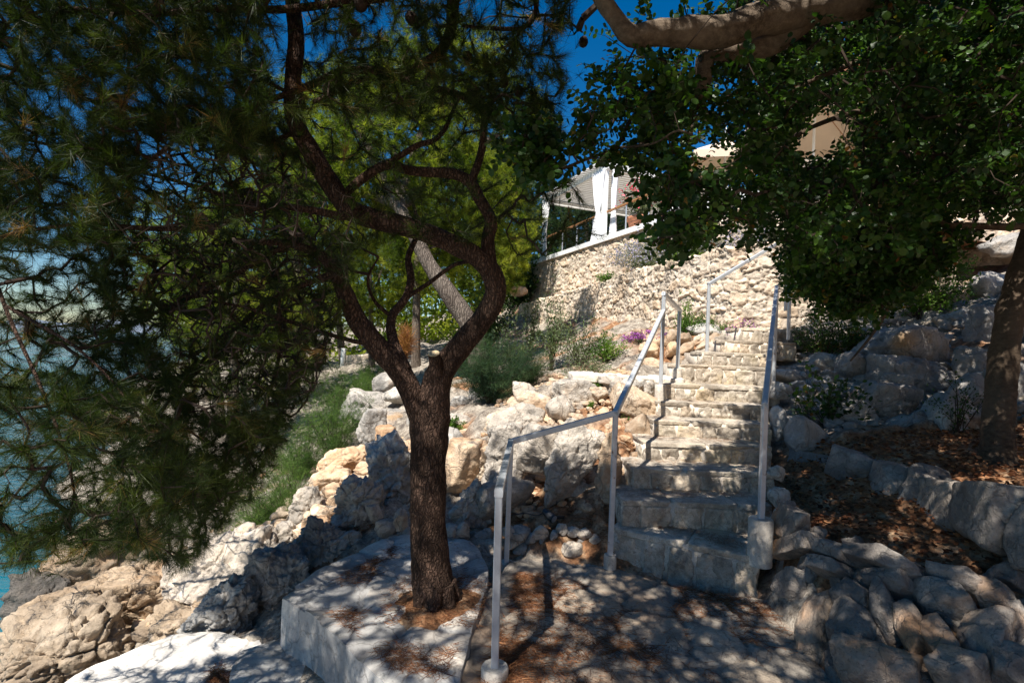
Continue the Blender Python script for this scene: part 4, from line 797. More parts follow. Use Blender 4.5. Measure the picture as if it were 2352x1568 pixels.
B(1460, 925, 5.55, 110, 79, 'orange', 'boulder with a freshly broken orange underside tucked below the side landing', 68, .8, .2, (0, .25), sub=5, rough=.04, planes=10)
B(1412, 888, 6.15, 60, 62, 'grey', 'grey stone in the rough wall under the left end of the side landing', 69, .8, tint=.8)
B(1458, 885, 6.0, 66, 50, 'grey', 'grey stone in the middle of the rough wall under the side landing', 70, .8, tint=.6)
B(1494, 893, 5.85, 36, 44, 'grey', 'round grey stone in the rough wall nearest to the stairs', 71, .9, tint=.8)
B(1470, 990, 5.2, 80, 90, 'orange', 'brown earthy rock beside the left ends of the lit steps', 72, .8, .4, rough=.06, tint=.3)
B(1425, 1120, 4.5, 40, 60, 'orange', 'small orange rock between the middle post and the lowest lit step', 73, .8)
B(1060, 930, 7.5, 60, 42, 'grey', 'bluish shaded rock under the dark green bush', 74, .8, tint=.4); B(1100, 915, 7.6, 56, 60, 'grey', 'bluish pointed rock at the foot of the dark green bush', 75, .8, tint=.4)
B(1055, 975, 6.5, 60, 50, 'grey', 'pale rock beside the small bright green plant', 76, .8, tint=.8); B(1085, 1000, 6.1, 70, 40, 'orange', 'low sunlit rubble rock right of the trunk', 77, .9, tint=.8)
for k, (x, y, w, h) in enumerate(((880, 885, 50, 62), (850, 925, 130, 66), (925, 905, 90, 60), (815, 935, 80, 60), (900, 965, 130, 44), (830, 960, 70, 50), (955, 960, 60, 36))):
    B(x, y, 9.2 - .3 * k, w, h, 'grey', 'bluish shaded limestone rock in the group behind the pine trunk', 80 + k, .8, .3 * k, group='shaded rocks behind the pine trunk', tint=.6)
for k, (x, y, D, w, h) in enumerate(((765, 1130, 5.4, 60, 40), (800, 1105, 5.4, 50, 34), (840, 1080, 5.6, 60, 40), (815, 1135, 5.1, 60, 50), (770, 1160, 5.2, 60, 50), (730, 1195, 4.9, 60, 60), (870, 1050, 5.9, 60, 34), (720, 1215, 4.7, 70, 50), (860, 1030, 6.2, 60, 30), (770, 1085, 5.8, 66, 30))):
    B(x, y, D, w, h, 'orange', 'cream broken rock in the sunny rubble left of the trunk', 100 + k, .8, .5 * k, group='sunlit broken rocks left of the trunk', tint=.8)
# ring of small stones bordering the landing
for k, (x, y, w, h) in enumerate(((1195, 1228, 60, 34), (1180, 1250, 46, 30), (1205, 1262, 66, 44), (1222, 1240, 40, 36), (1245, 1222, 40, 34), (1252, 1252, 46, 40), (1273, 1236, 36, 38), (1290, 1216, 40, 34), (1292, 1250, 40, 34), (1318, 1222, 40, 32), (1345, 1228, 44, 34), (1338, 1250, 50, 36), (1170, 1222, 40, 30), (1232, 1276, 50, 24), (1366, 1244, 44, 36))):
    B(x, y, 3.98, w, h, 'grey', 'small rounded stone in the border between the soil and the paved landing', 120 + k, .8, .7 * k, name='border_stone', cat='stone', group='rounded border stones', rough=.05, planes=18, sharp=8, tint=[.5, .7, .35][k % 3])
B(1312, 1264, 3.9, 66, 46, 'grey', 'largest pale border stone, lying in front of the others on the landing', 140, .8, .2, name='border_stone', cat='stone', rough=.03, planes=16, tint=.95)
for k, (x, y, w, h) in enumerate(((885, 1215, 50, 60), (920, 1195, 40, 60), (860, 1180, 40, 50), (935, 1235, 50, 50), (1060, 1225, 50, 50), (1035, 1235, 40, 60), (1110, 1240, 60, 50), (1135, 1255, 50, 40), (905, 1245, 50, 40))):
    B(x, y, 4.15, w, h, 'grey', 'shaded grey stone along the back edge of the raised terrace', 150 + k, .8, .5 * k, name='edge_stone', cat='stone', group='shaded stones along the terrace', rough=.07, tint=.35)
# right of the stairs; low tints put the slope's shade into the rock colour
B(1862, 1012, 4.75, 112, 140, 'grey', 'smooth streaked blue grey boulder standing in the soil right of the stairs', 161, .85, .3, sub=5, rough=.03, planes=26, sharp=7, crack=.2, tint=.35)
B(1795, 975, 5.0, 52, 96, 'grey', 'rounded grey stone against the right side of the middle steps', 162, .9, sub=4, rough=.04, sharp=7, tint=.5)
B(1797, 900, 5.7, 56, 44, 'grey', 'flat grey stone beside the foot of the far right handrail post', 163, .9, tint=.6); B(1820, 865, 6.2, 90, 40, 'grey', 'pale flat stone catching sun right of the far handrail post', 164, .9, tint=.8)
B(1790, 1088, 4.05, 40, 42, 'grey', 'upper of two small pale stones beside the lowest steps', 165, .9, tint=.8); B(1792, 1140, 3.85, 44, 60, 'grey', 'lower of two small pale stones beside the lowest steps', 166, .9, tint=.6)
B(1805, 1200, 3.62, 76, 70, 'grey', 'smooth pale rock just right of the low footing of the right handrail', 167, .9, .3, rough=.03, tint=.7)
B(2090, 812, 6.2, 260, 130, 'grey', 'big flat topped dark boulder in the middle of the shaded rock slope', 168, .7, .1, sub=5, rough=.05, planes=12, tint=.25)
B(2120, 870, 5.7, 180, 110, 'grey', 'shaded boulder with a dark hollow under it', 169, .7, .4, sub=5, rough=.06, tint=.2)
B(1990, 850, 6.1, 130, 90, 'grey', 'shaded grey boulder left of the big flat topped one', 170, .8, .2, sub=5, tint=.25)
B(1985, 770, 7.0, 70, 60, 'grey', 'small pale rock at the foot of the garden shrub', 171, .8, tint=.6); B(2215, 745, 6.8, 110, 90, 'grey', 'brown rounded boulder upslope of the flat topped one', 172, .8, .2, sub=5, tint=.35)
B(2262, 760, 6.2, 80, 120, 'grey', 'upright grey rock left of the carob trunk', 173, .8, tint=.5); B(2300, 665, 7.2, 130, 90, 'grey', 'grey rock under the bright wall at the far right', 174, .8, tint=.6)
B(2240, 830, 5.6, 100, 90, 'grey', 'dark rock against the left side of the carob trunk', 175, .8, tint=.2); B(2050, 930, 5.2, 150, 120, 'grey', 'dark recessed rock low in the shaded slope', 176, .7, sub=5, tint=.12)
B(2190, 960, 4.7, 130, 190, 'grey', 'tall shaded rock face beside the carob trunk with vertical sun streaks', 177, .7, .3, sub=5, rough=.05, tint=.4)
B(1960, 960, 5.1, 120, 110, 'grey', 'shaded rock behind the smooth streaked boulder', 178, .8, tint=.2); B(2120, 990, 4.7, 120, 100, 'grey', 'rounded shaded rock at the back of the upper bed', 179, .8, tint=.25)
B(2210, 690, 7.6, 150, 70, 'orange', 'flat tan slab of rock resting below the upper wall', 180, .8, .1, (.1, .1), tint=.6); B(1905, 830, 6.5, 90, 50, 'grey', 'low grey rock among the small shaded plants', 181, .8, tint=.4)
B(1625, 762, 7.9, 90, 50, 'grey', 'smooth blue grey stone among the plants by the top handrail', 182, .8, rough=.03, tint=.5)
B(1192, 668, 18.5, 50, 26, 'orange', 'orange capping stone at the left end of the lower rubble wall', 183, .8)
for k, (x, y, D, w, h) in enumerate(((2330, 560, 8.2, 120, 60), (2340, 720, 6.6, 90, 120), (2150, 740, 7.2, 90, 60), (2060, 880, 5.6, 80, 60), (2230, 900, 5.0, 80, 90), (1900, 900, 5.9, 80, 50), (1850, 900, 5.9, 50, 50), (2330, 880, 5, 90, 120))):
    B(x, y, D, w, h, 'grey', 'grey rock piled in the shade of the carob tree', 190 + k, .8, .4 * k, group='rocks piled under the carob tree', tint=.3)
# ------------------------------------------------------------------ rubble, litter (uncountable)
def on_ground(n, rng, poly, zr=None):
    poly = np.array(poly, float); lo, hi = poly.min(0), poly.max(0); out = []
    while sum(len(q) for q in out) < n:
        p = rng.uniform(lo, hi, (n * 2, 2)); out.append(p[inpoly(p, poly)])
    return np.concatenate(out)[:n]
def inpoly(p, poly):
    ins = np.zeros(len(p), bool); j = len(poly) - 1
    for i in range(len(poly)):
        c = ((poly[i, 1] > p[:, 1]) != (poly[j, 1] > p[:, 1])) & (p[:, 0] < (poly[j, 0] - poly[i, 0]) * (p[:, 1] - poly[i, 1]) / (poly[j, 1] - poly[i, 1] + 1e-12) + poly[i, 0]); ins ^= c; j = i
    return ins
def rubble(name, label, poly, n, smin, smax, mt, seed, tlo=.3, thi=1.0):
    rng = np.random.default_rng(seed); p = on_ground(n, rng, poly); z = height(p[:, 0], p[:, 1]); s = Soup(); base = [rock(1000 + k, (0, 0, 0), (1, .8, .6), 0, 2, .1, 9, 12, crack=0) for k in range(14)]
    for k in range(n):
        v, f = base[k % 14]; sc = smin + (smax - smin) * rng.uniform() ** 3; a = rng.uniform(0, 6.28); Rz = np.array([[math.cos(a), -math.sin(a), 0], [math.sin(a), math.cos(a), 0], [0, 0, 1]])
        t_ = rng.uniform(-.6, .6); Rx = np.array([[1, 0, 0], [0, math.cos(t_), -math.sin(t_)], [0, math.sin(t_), math.cos(t_)]])
        s.add(v @ (Rz @ Rx).T * sc * rng.uniform(.8, 1.2, 3) + [p[k, 0], p[k, 1], z[k] + sc * .25 + .02], f, rng.uniform(tlo, thi))
    return tag(s.build(name, M[mt], smooth=False), label, 'rubble', kind='stuff')
w2 = lambda x, y, D: tuple(W(x, y, D)[:2])
rubble('rubble', 'orange and cream broken stones on the sunny slope', [w2(1060, 1150, 4.6), w2(1150, 900, 7), w2(1300, 850, 7.6), w2(1440, 850, 7), w2(1500, 960, 5.3), w2(1440, 1150, 4.2), w2(1250, 1190, 4.3)], 1500, .012, .085, 'orange', 3)
rubble('rubble', 'cream broken stones on the sunny slope left of the trunk', [w2(680, 1230, 4.8), w2(780, 1050, 6), w2(950, 990, 6.8), w2(960, 1060, 5.4), w2(800, 1180, 4.9), w2(700, 1250, 4.6)], 900, .015, .09, 'orange', 4, .5, 1)
rubble('rubble', 'grey stones scattered in the shaded slope on the right', [w2(1800, 1000, 5), w2(1830, 800, 7), w2(2100, 700, 7.8), w2(2352, 650, 7.2), w2(2352, 950, 4.8), w2(2000, 1020, 4.8)], 500, .02, .12, 'grey', 5, .1, .5)  # dark tint range, shade of the slope put into the stones
rubble('rubble', 'pebbles among the shore rocks', [(-4.2, 4), (-2.5, 4.2), (-1.9, 4.2), (-2.6, 7.5), (-4.2, 8)], 500, .02, .12, 'warm', 6)
def litter(name, label, poly, n, L, w, seed, zf, clump=None, mt='litter', leafy=False, thr=0.0):
    rng = np.random.default_rng(seed); p = on_ground(n * 3, rng, poly)
    if clump:
        d = fbm(np.c_[p * clump, p[:, 0] * 0], 3, seed); p = p[d + rng.normal(size=len(p)) * .26 > thr]
    p = p[:n]; z = zf(p); s = Soup(); P = np.c_[p, z + rng.uniform(.004, .022, len(p))]; a = rng.uniform(0, 6.28, len(p)) ; d = np.c_[np.cos(a), np.sin(a), rng.normal(size=len(p)) * .12]
    if leafy: leaves(s, P, d, L, .5, rng)
    else:
        q = unit(np.cross(d, rng.normal(size=d.shape))) * w / 2; LL = rng.uniform(.5, 1.1, (len(p), 1)) * L; V = np.stack([P - q, P + q, P + d * LL], 1); s.add(V.reshape(-1, 3), np.arange(len(p) * 3).reshape(-1, 3), np.repeat(rng.uniform(0, 1, len(p)), 3))
    return tag(s.build(name, M[mt], smooth=False), label, 'fallen needles', kind='stuff')
flatz = lambda z0: (lambda p: np.full(len(p), z0 + .012)); hz = lambda p: height(p[:, 0], p[:, 1]) + .01
litter('fallen_needles', 'rust brown pine needles in drifts on the paved landing', [(-.3, .8), (1.6, .8), (1.6, 2.5), (1.7, 3.3), (.9, 3.6), (.1, 3.6)], 38000, .10, .0030, 1, flatz(0), 2.0, thr=-.05)
litter('fallen_needles', 'rust brown pine needles round the near trunk on the terrace', [g2(710, 1372, ZT), g2(800, 1455, ZT), g2(905, 1550, ZT), g2(1025, 1570, ZT), g2(1085, 1400, ZT), g2(1070, 1262, ZT), g2(900, 1262, ZT)], 5200, .08, .0028, 2, flatz(ZT), 3.2, thr=.42)
litter('fallen_needles', 'brown needles caught on the sunlit slab', [w2(655, 1455, 3.6), w2(520, 1470, 3.6), w2(470, 1568, 3.05), w2(560, 1568, 3.0)], 2500, .08, .003, 3, flatz(SL), 2.0, thr=.1)
litter('leaf_litter', 'dark brown leaf litter over the right hand soil beds', [(1.85, 3.4), (2.3, 2.75), (2.8, 2.2), (3.2, 1.2), (6, 1.2), (6, 4.6), (3.2, 5), (2.0, 4.4)], 16000, .04, 0, 4, hz, None, leafy=True)
litter('leaf_litter', 'orange brown dry needles and leaves in the soil by the border stones', [w2(1180, 1215, 4.0), w2(1190, 1150, 4.4), w2(1400, 1020, 5), w2(1490, 1000, 5.2), w2(1430, 1180, 4.0), w2(1380, 1210, 3.95)], 7000, .07, .003, 5, hz)
litter('fallen_needles', 'brown needles lying on the dark rocks left of the trunk', [w2(620, 1300, 4.2), w2(900, 1020, 5.8), w2(1000, 1000, 6), w2(960, 1180, 4.5)], 5000, .08, .003, 6, lambda p: hz(p) + .03, 2.0)
# needles on the step treads
st_s = Soup(); rng = np.random.default_rng(8)
for i in range(0, 6):
    n = 700 - 60 * i; u = rng.uniform(0, 1, n); a = (G(*pl[i], ztop[i]) if i == 0 else W(*pl[i], DD[i])); b_ = (G(*pr_[i], ztop[i]) if i == 0 else W(*pr_[i], DD[i])); a[2] = b_[2] = ztop[i]; P = a + (b_ - a) * u[:, None]; P = P + np.c_[rng.uniform(-.02, .02, n), rng.uniform(.1, .36, n), np.full(n, .012)]
    k = fbm(P * 4, 2, 3) > -.1; P = P[k]; an = rng.uniform(0, 6.28, len(P)); d = np.c_[np.cos(an), np.sin(an), .03 + 0 * an]; q = unit(np.cross(d, [0, 0, 1.0])) * .0014
    V = np.stack([P - q, P + q, P + d * .07], 1); st_s.add(V.reshape(-1, 3), np.arange(len(P) * 3).reshape(-1, 3), np.repeat(rng.uniform(.2, 1, len(P)), 3))
tag(st_s.build('fallen_needles', M['litter'], smooth=False), 'rust brown pine needles on the lowest stair treads', 'fallen needles', kind='stuff')
s = Soup(); c0 = W(1002, 1400, 3.06); an = np.linspace(0, 2 * np.pi, 60, endpoint=False); V = []
for r_ in (.02, .12, .19, .25): rr = r_ * (1 + .22 * fbm(np.c_[np.cos(an), np.sin(an), an * 0] * 2.2, 3, 5)); V.append(np.c_[c0[0] + rr * np.cos(an), c0[1] + rr * np.sin(an), np.full(60, ZT + .034 + (.012 if r_ < .2 else -.02))])
s.add(np.concatenate(V), grid_faces(4, 60, True), .1); tag(s.build('soil', M['ground']), 'small patch of dark soil round the foot of the near pine', 'soil', kind='structure')
litter('fallen_needles', 'brown needles gathered round the foot of the near pine', [(c0[0] - .3, c0[1] - .3), (c0[0] + .3, c0[1] - .3), (c0[0] + .3, c0[1] + .3), (c0[0] - .3, c0[1] + .3)], 1500, .08, .003, 9, flatz(ZT + .025))
# ------------------------------------------------------------------ garden spotlight
e = empty('garden_spotlight', 'small black garden spotlight lying in the dry needles below the slanting rock', 'spotlight'); c = W(1262, 1183, 4.15)
s = Soup(); ax = unit([.5, -.5, -.25]); P, r = catmull([c - ax * .06, c, c + ax * .05], [.028, .036, .038], .02); tube(s, P, r, 16); part(s, 'lamp_housing', M['black'], e)
s = Soup(); tube(s, [c + ax * .052, c + ax * .056], [.030, .030], 16); part(s, 'lens', M['galv'], e)
s = Soup(); P, r = catmull([c - ax * .05, c + [-.1, .05, -.02], c + [-.2, .12, -.03], c + [-.34, .1, -.05]], [.004] * 4, .02); tube(s, P, r, 6); part(s, 'cable', M['black'], e)
s = Soup(); box(s, c + [0.07, .02, -.02], [.05, .02, 0], [-.006, .012, 0], [0, 0, .01]); part(s, 'bracket', M['black'], e)
# ================================================================== VEGETATION
LIT = [np.array(q, float) for q in ([(-50, 1290), (420, 1250), (640, 1215), (700, 1110), (800, 1030), (940, 985), (945, 1035), (800, 1180), (650, 1290), (430, 1440), (640, 1465), (470, 1590), (-50, 1620)],
        [(1025, 1060), (1100, 960), (1150, 900), (1300, 840), (1400, 740), (1900, 560), (1850, 740), (1740, 800), (1715, 990), (1700, 1080), (1480, 1130), (1400, 1130), (1200, 1150), (1040, 1150)], [(2150, 380), (2400, 380), (2400, 600), (2200, 650)])]
def lands_lit(P, k0=0):
    """does the shadow of each point land where the photograph shows sun?"""
    l = SUNL / -SUNL[2]; z = np.full(len(P), .0)
    for _ in range(10):
        k = P[:, 2] - z; q = P + l * k[:, None]; q[:, 2] = height(q[:, 0], q[:, 1]); 
        # stairs and slabs stand over the ground
        z = z * .4 + q[:, 2] * .6
    x, y, D = proj(q); m = np.zeros(len(P), bool)
    for L in LIT: m |= inpoly(np.stack([x, y], 1), L) & (D > .5)
    return m
def region(n, poly, d0, d1, rng, dens=None):
    poly = np.array(poly, float); p = on_ground(n, rng, poly); D = rng.uniform(d0, d1, n)
    return np.array([W(a, b_, d) for (a, b_), d in zip(p, D)])
def cloud_box(n, lo, hi, rng, yout=-40):
    P = rng.uniform(lo, hi, (n * 3, 3)); x, y, D = proj(P); k = (D < .2) | (y < yout) | (x > 2420) | (x < -80); return P[k][:n]
class Tree:
    def __init__(s, seed): s.rng = np.random.default_rng(seed); s.P = []; s.par = []; s.fix = []; s.limbs = []
    def limb(s, pts, rads, step=.03, attach=True):
        P, r = catmull(pts, rads, step); s.limbs.append((P, r)); 
        for i in range(0, len(P), 2):
            s.P.append(P[i]); s.par.append(-1); s.fix.append(r[i])
        return P
    def px(s, lst, close=None):        # (px, py, width_px, D)
        pts = [W(a, b_, d) for a, b_, w, d in lst]; rad = [w * d / FPX / 2 for a, b_, w, d in lst]; return s.limb(pts, rad)
    def grow(s, A, maxr=None, wig=.12, sag=0.0):
        A = np.asarray(A); nodes = np.array(s.P); d0 = np.array([np.min(np.linalg.norm(nodes - a, axis=1)) for a in A]); order = np.argsort(d0); s.tips = []; s.tdir = []
        cap = len(nodes) + len(A) * 4 + 10; buf = np.empty((cap, 3)); buf[:len(nodes)] = nodes; n = len(nodes); par = list(s.par); s.n0 = n
        bias = np.zeros(cap)
        for j in order:
            a = A[j]; d = np.linalg.norm(buf[:n] - a, axis=1) + bias[:n]; k = int(np.argmin(d)); b_ = buf[k]; L = np.linalg.norm(a - b_)
            m = 3 if L > .25 else 2 if L > .1 else 1; off = s.rng.normal(size=3) * L * wig; prev = k
            if L > .7: continue
            for q in range(1, m + 1):
                t_ = q / m; p = b_ + (a - b_) * t_ + off * math.sin(math.pi * t_) + [0, 0, -sag * L * math.sin(math.pi * t_)]; buf[n] = p; par.append(prev); bias[n] = .03 if q == m else .0; prev = n; n += 1
            s.tips.append(prev)
        s.N = buf[:n].copy(); s.par = np.array(par); cnt = np.zeros(n)
        for i in s.tips: cnt[i] += 1
        for i in range(n - 1, s.n0 - 1, -1): cnt[s.par[i]] += cnt[i]
        s.cnt = cnt; s.r = .0016 * np.maximum(cnt, 1) ** .42
        s.tips = np.array(s.tips); s.tdir = unit(s.N[s.tips] - s.N[s.par[s.tips]])
    def twigs(s, soup, mat=0, sides=4, scale=1.0):
        i = np.arange(s.n0, len(s.N)); p = s.par[i]; A = s.N[p]; B_ = s.N[i]; ra = np.minimum(s.r[i] * 1.25, .02) * scale; rb = s.r[i] * scale * np.where(s.cnt[i] <= 1, .7, 1.)
        d = unit(B_ - A); u = unit(np.cross(d, [.31, .52, .79])); v = np.cross(d, u); V = []
        for ang in np.arange(sides) * 2 * np.pi / sides: o_ = u * math.cos(ang) + v * math.sin(ang); V.append(A + o_ * ra[:, None])
        for ang in np.arange(sides) * 2 * np.pi / sides: o_ = u * math.cos(ang) + v * math.sin(ang); V.append(B_ + o_ * rb[:, None])
        V = np.stack(V, 1); m = len(i); base = (np.arange(m) * 2 * sides)[:, None]; F = []
        for k in range(sides): F.append(np.stack([base[:, 0] + k, base[:, 0] + (k + 1) % sides, base[:, 0] + sides + (k + 1) % sides, base[:, 0] + sides + k], 1))
        soup.add(V.reshape(-1, 3), np.concatenate(F), .4, mat)
# ------------------------------------------------------------------ the near pine
pine = empty('pine_tree', 'big dark pine on the raised terrace whose crooked limbs and needles fill the left half', 'pine tree')
T = Tree(3); ts = Soup()
main = [(1002, 1405, 118, 3.06), (998, 1385, 96, 3.07), (990, 1300, 88, 3.1), (984, 1180, 80, 3.12), (984, 1060, 80, 3.14), (988, 960, 84, 3.15), (1000, 890, 62, 3.16), (1018, 845, 58, 3.16), (1062, 790, 52, 3.15), (1110, 732, 49, 3.13), (1138, 672, 47, 3.1), (1126, 622, 46, 3.05), (1088, 585, 44, 3.0), (1020, 552, 42, 2.95), (940, 522, 43, 2.9),
        (850, 500, 46, 2.85), (800, 478, 46, 2.83), (758, 420, 44, 2.82), (715, 350, 41, 2.8), (680, 280, 39, 2.8), (672, 200, 36, 2.8), (680, 100, 33, 2.8), (672, 0, 31, 2.8), (660, -140, 28, 2.8)]
left = [(978, 985, 60, 3.14), (945, 900, 50, 3.12), (915, 850, 50, 3.1), (870, 800, 47, 3.08), (820, 735, 42, 3.05), (795, 680, 38, 3.0), (770, 625, 30, 2.97), (735, 585, 22, 2.95), (660, 560, 16, 2.9), (560, 555, 12, 2.8)]
L_ = [main, left,
 [(930, 850, 32, 3.1), (902, 780, 24, 3.14), (900, 728, 21, 3.2), (932, 684, 19, 3.25), (944, 640, 17, 3.3), (938, 590, 14, 3.35), (960, 530, 10, 3.4), (950, 470, 7, 3.4)],
 [(932, 684, 12, 3.25), (985, 650, 10, 3.3), (1040, 610, 9, 3.25), (1080, 600, 8, 3.15)], [(900, 728, 10, 3.2), (860, 690, 8, 3.2), (845, 640, 6, 3.2), (870, 590, 4, 3.2)],
 [(1126, 620, 34, 3.05), (1120, 550, 30, 3.05), (1128, 507, 28, 3.05), (1100, 455, 27, 3.03), (1081, 420, 26, 3.0), (1046, 400, 24, 3.0), (994, 396, 23, 2.98), (941, 392, 22, 2.95), (889, 379, 22, 2.93), (836, 408, 20, 2.9), (801, 438, 18, 2.86), (780, 465, 18, 2.84)],
 [(1081, 420, 20, 3.0), (1097, 378, 18, 3.0), (1109, 333, 16, 2.98), (1110, 300, 16, 2.95), (1112, 259, 15, 2.93), (1081, 231, 15, 2.9), (1039, 213, 15, 2.9), (994, 203, 15, 2.88), (941, 185, 16, 2.85), (889, 175, 15, 2.85), (836, 180, 13, 2.83), (784, 205, 11, 2.8), (720, 235, 9, 2.7)],
 [(880, 382, 15, 2.93), (903, 368, 14, 2.95), (959, 334, 13, 2.97), (994, 324, 12, 3.0), (1022, 297, 11, 3.0), (1040, 255, 8, 3.0), (1060, 215, 6, 3.0)],
 [(1046, -40, 30, 2.7), (1040, 20, 28, 2.7), (1034, 75, 24, 2.72), (1011, 118, 22, 2.74), (976, 145, 20, 2.75), (924, 168, 20, 2.76), (854, 162, 18, 2.78), (784, 164, 16, 2.78), (725, 190, 15, 2.78), (665, 214, 14, 2.75), (595, 238, 12, 2.7), (490, 275, 10, 2.6), (430, 300, 8, 2.5), (360, 300, 6, 2.5)],
 [(1060, -60, 20, 2.6), (900, -10, 18, 2.6), (784, 6, 17, 2.6), (647, 22, 16, 2.6), (490, 20, 15, 2.5), (367, 31, 13, 2.4), (262, 28, 11, 2.4), (120, 22, 8, 2.4), (0, 60, 5, 2.4)],
 [(805, 492, 24, 2.83), (784, 497, 20, 2.83), (700, 480, 17, 2.8), (595, 476, 15, 2.75), (490, 518, 13, 2.7), (350, 525, 12, 2.6), (210, 515, 10, 2.5), (60, 530, 7, 2.4), (-60, 560, 5, 2.4)],
 [(870, 795, 12, 3.08), (784, 776, 10, 3.05), (665, 738, 9, 3.0), (560, 705, 7, 2.9), (470, 690, 5, 2.8)],
 [(770, 625, 16, 2.97), (640, 680, 13, 3.1), (560, 740, 12, 3.2), (490, 822, 11, 3.3), (420, 880, 10, 3.3), (350, 969, 9, 3.4), (300, 1020, 8, 3.5), (240, 1120, 6, 3.6)],
 [(660, 560, 13, 2.9), (520, 640, 11, 3.1), (400, 700, 9, 3.3), (250, 760, 8, 3.5), (120, 800, 6, 3.7), (20, 900, 5, 3.8)],
 [(640, 680, 10, 3.1), (640, 820, 9, 3.3), (600, 960, 8, 3.5), (560, 1080, 6, 3.7), (520, 1180, 5, 3.8)],
 [(560, 740, 9, 3.2), (420, 860, 8, 3.4), (220, 960, 7, 3.6), (100, 1060, 6, 3.8), (0, 1180, 5, 3.9)],
 [(595, 476, 10, 2.75), (420, 420, 9, 2.8), (260, 380, 8, 2.8), (100, 330, 7, 2.8), (-60, 300, 5, 2.8)], [(665, 214, 9, 2.75), (520, 150, 8, 2.8), (360, 130, 7, 2.8), (180, 150, 5, 2.8), (0, 200, 4, 2.8)],
 [(430, 300, 7, 2.5), (300, 400, 6, 2.6), (180, 460, 5, 2.6), (40, 480, 4, 2.6)], [(690, 300, 12, 2.8), (600, 330, 9, 2.9), (500, 340, 7, 3), (380, 360, 5, 3)],
 [(1232, -20, 14, 2.7), (1228, 35, 12, 2.7), (1200, 65, 11, 2.7), (1134, 66, 9, 2.7), (1060, 60, 6, 2.7)], [(1046, -40, 16, 2.7), (1150, -120, 14, 2.6), (1250, -100, 13, 2.6), (1232, -20, 12, 2.7)], [(1200, 65, 8, 2.7), (1160, 130, 6, 2.75), (1120, 200, 5, 2.8), (1180, 260, 4, 2.8), (1260, 300, 3, 2.9)],
 [(-60, 300, 9, 2.8), (-50, 500, 9, 2.7), (10, 700, 8, 2.6), (90, 880, 7, 2.5), (150, 1040, 6, 2.4), (180, 1180, 4, 2.3)], [(10, 700, 7, 2.6), (190, 810, 6, 2.6), (320, 960, 5, 2.6), (380, 1110, 4, 2.6)], [(1232, 35, 7, 2.7), (1290, 40, 5, 2.8), (1338, 75, 4, 2.88)],
 [(660, -140, 24, 2.8), (600, -260, 22, 2.6), (420, -380, 18, 2.3)], [(660, -140, 20, 2.8), (760, -300, 18, 2.4), (1000, -500, 16, 2.0), (1100, -60, 16, 2.6)]]
for l in L_: T.px(l)
for k, (P, r) in enumerate(T.limbs):
    big = r.max() > .05; P2 = P + (.012 * np.stack([fbm(P * 5, 2, k), fbm(P * 5 + 9, 2, k + 3), 0 * P[:, 0]], 1)) * (0 if k == 0 else 1) ; tube(ts, P, r, 30 if big else 12 if r.max() > .018 else 7, .5, bark=.11 if big else .08, seed=k)
# root flare
for k in range(7):
    a = k * .9 + .2; c = W(1002, 1400, 3.06); q = np.array([math.cos(a), math.sin(a), 0]); P, r = catmull([c + [0, 0, .16] + q * .07, c + q * .115 + [0, 0, .05], c + q * .17 - [0, 0, .05]], [.05, .04, .02], .02); tube(ts, P, r, 10, .4, bark=.12, seed=k)
part(ts, 'trunk', M['bark'], pine)
s = Soup(); P = [W(1003, 868, 3.12), W(1000, 835, 3.08), W(997, 812, 3.05)]; P, r = catmull(P, [.052, .040, .036], .015); tube(s, P, r, 16, bark=.1, seed=4, cap=False); part(s, 'cut_branch', M['bark'], pine)
s = Soup(); tube(s, [P[-1] - unit(P[-1] - P[-2]) * .004, P[-1] + unit(P[-1] - P[-2]) * .004], [.0345, .0335], 16); part(s, 'cut_face', M['cut'], pine)
rg = T.rng
A = [region(3500, [(-150, -100), (700, -100), (700, 560), (-150, 560)], 2.2, 3.4, rg), region(1700, [(700, -100), (1330, -100), (1300, 120), (1290, 330), (1000, 260), (700, 260)], 2.5, 3.5, rg),
     region(130, [(700, 260), (1100, 260), (1120, 560), (820, 560)], 2.7, 3.3, rg), region(60, [(1080, 400), (1330, 400), (1400, 560), (1200, 600), (1120, 520)], 2.8, 3.3, rg),
     region(4700, [(-150, 540), (800, 540), (790, 760), (725, 890), (640, 1050), (575, 1150), (500, 1225), (430, 1310), (330, 1290), (200, 1260), (120, 1310), (-150, 1310)], 2.7, 4.3, rg),
     region(3000, [(200, 250), (560, 240), (820, 480), (780, 780), (700, 940), (450, 980), (240, 700)], 2.6, 4.2, rg), region(900, [(180, 520), (820, 540), (790, 740), (715, 880), (620, 1030), (560, 1120), (400, 1160), (200, 1000)], 3.0, 4.6, rg), region(560, [(-150, 860), (300, 880), (520, 1120), (330, 1270), (-150, 1320)], 2.0, 3.0, rg),
     cloud_box(3600, (-3.0, -.6, 2.9), (1.6, 3.2, 4.9), rg)]
A = np.concatenate(A); ax_, ay_, ad_ = proj(A); A = A[~((ax_ > 622) & (ax_ < 740) & (ay_ < 420) & (ay_ > -20) & (ad_ < 2.85) & (rg.uniform(size=len(A)) < .85))]; ll = lands_lit(A); keep = ~ll | (rg.uniform(size=len(A)) < .05); print('pine attractors', len(A), keep.sum()); A = A[keep]
T.grow(A, wig=.11, sag=.07)
cs = Soup(); T.twigs(cs, 1, 4, 1.25)
bx, by, bd = proj(T.N[T.tips]); bare = inpoly(np.stack([bx, by], 1), np.array([(330, 300), (800, 400), (790, 800), (700, 950), (450, 960), (280, 640)], float)) & (rg.uniform(size=len(bx)) < .78)
T.tdir = T.tdir[~bare]; T.tips = T.tips[~bare]
ends = T.N[T.tips]; dr = T.tdir.copy(); dr[:, 2] += .05; n = len(ends)
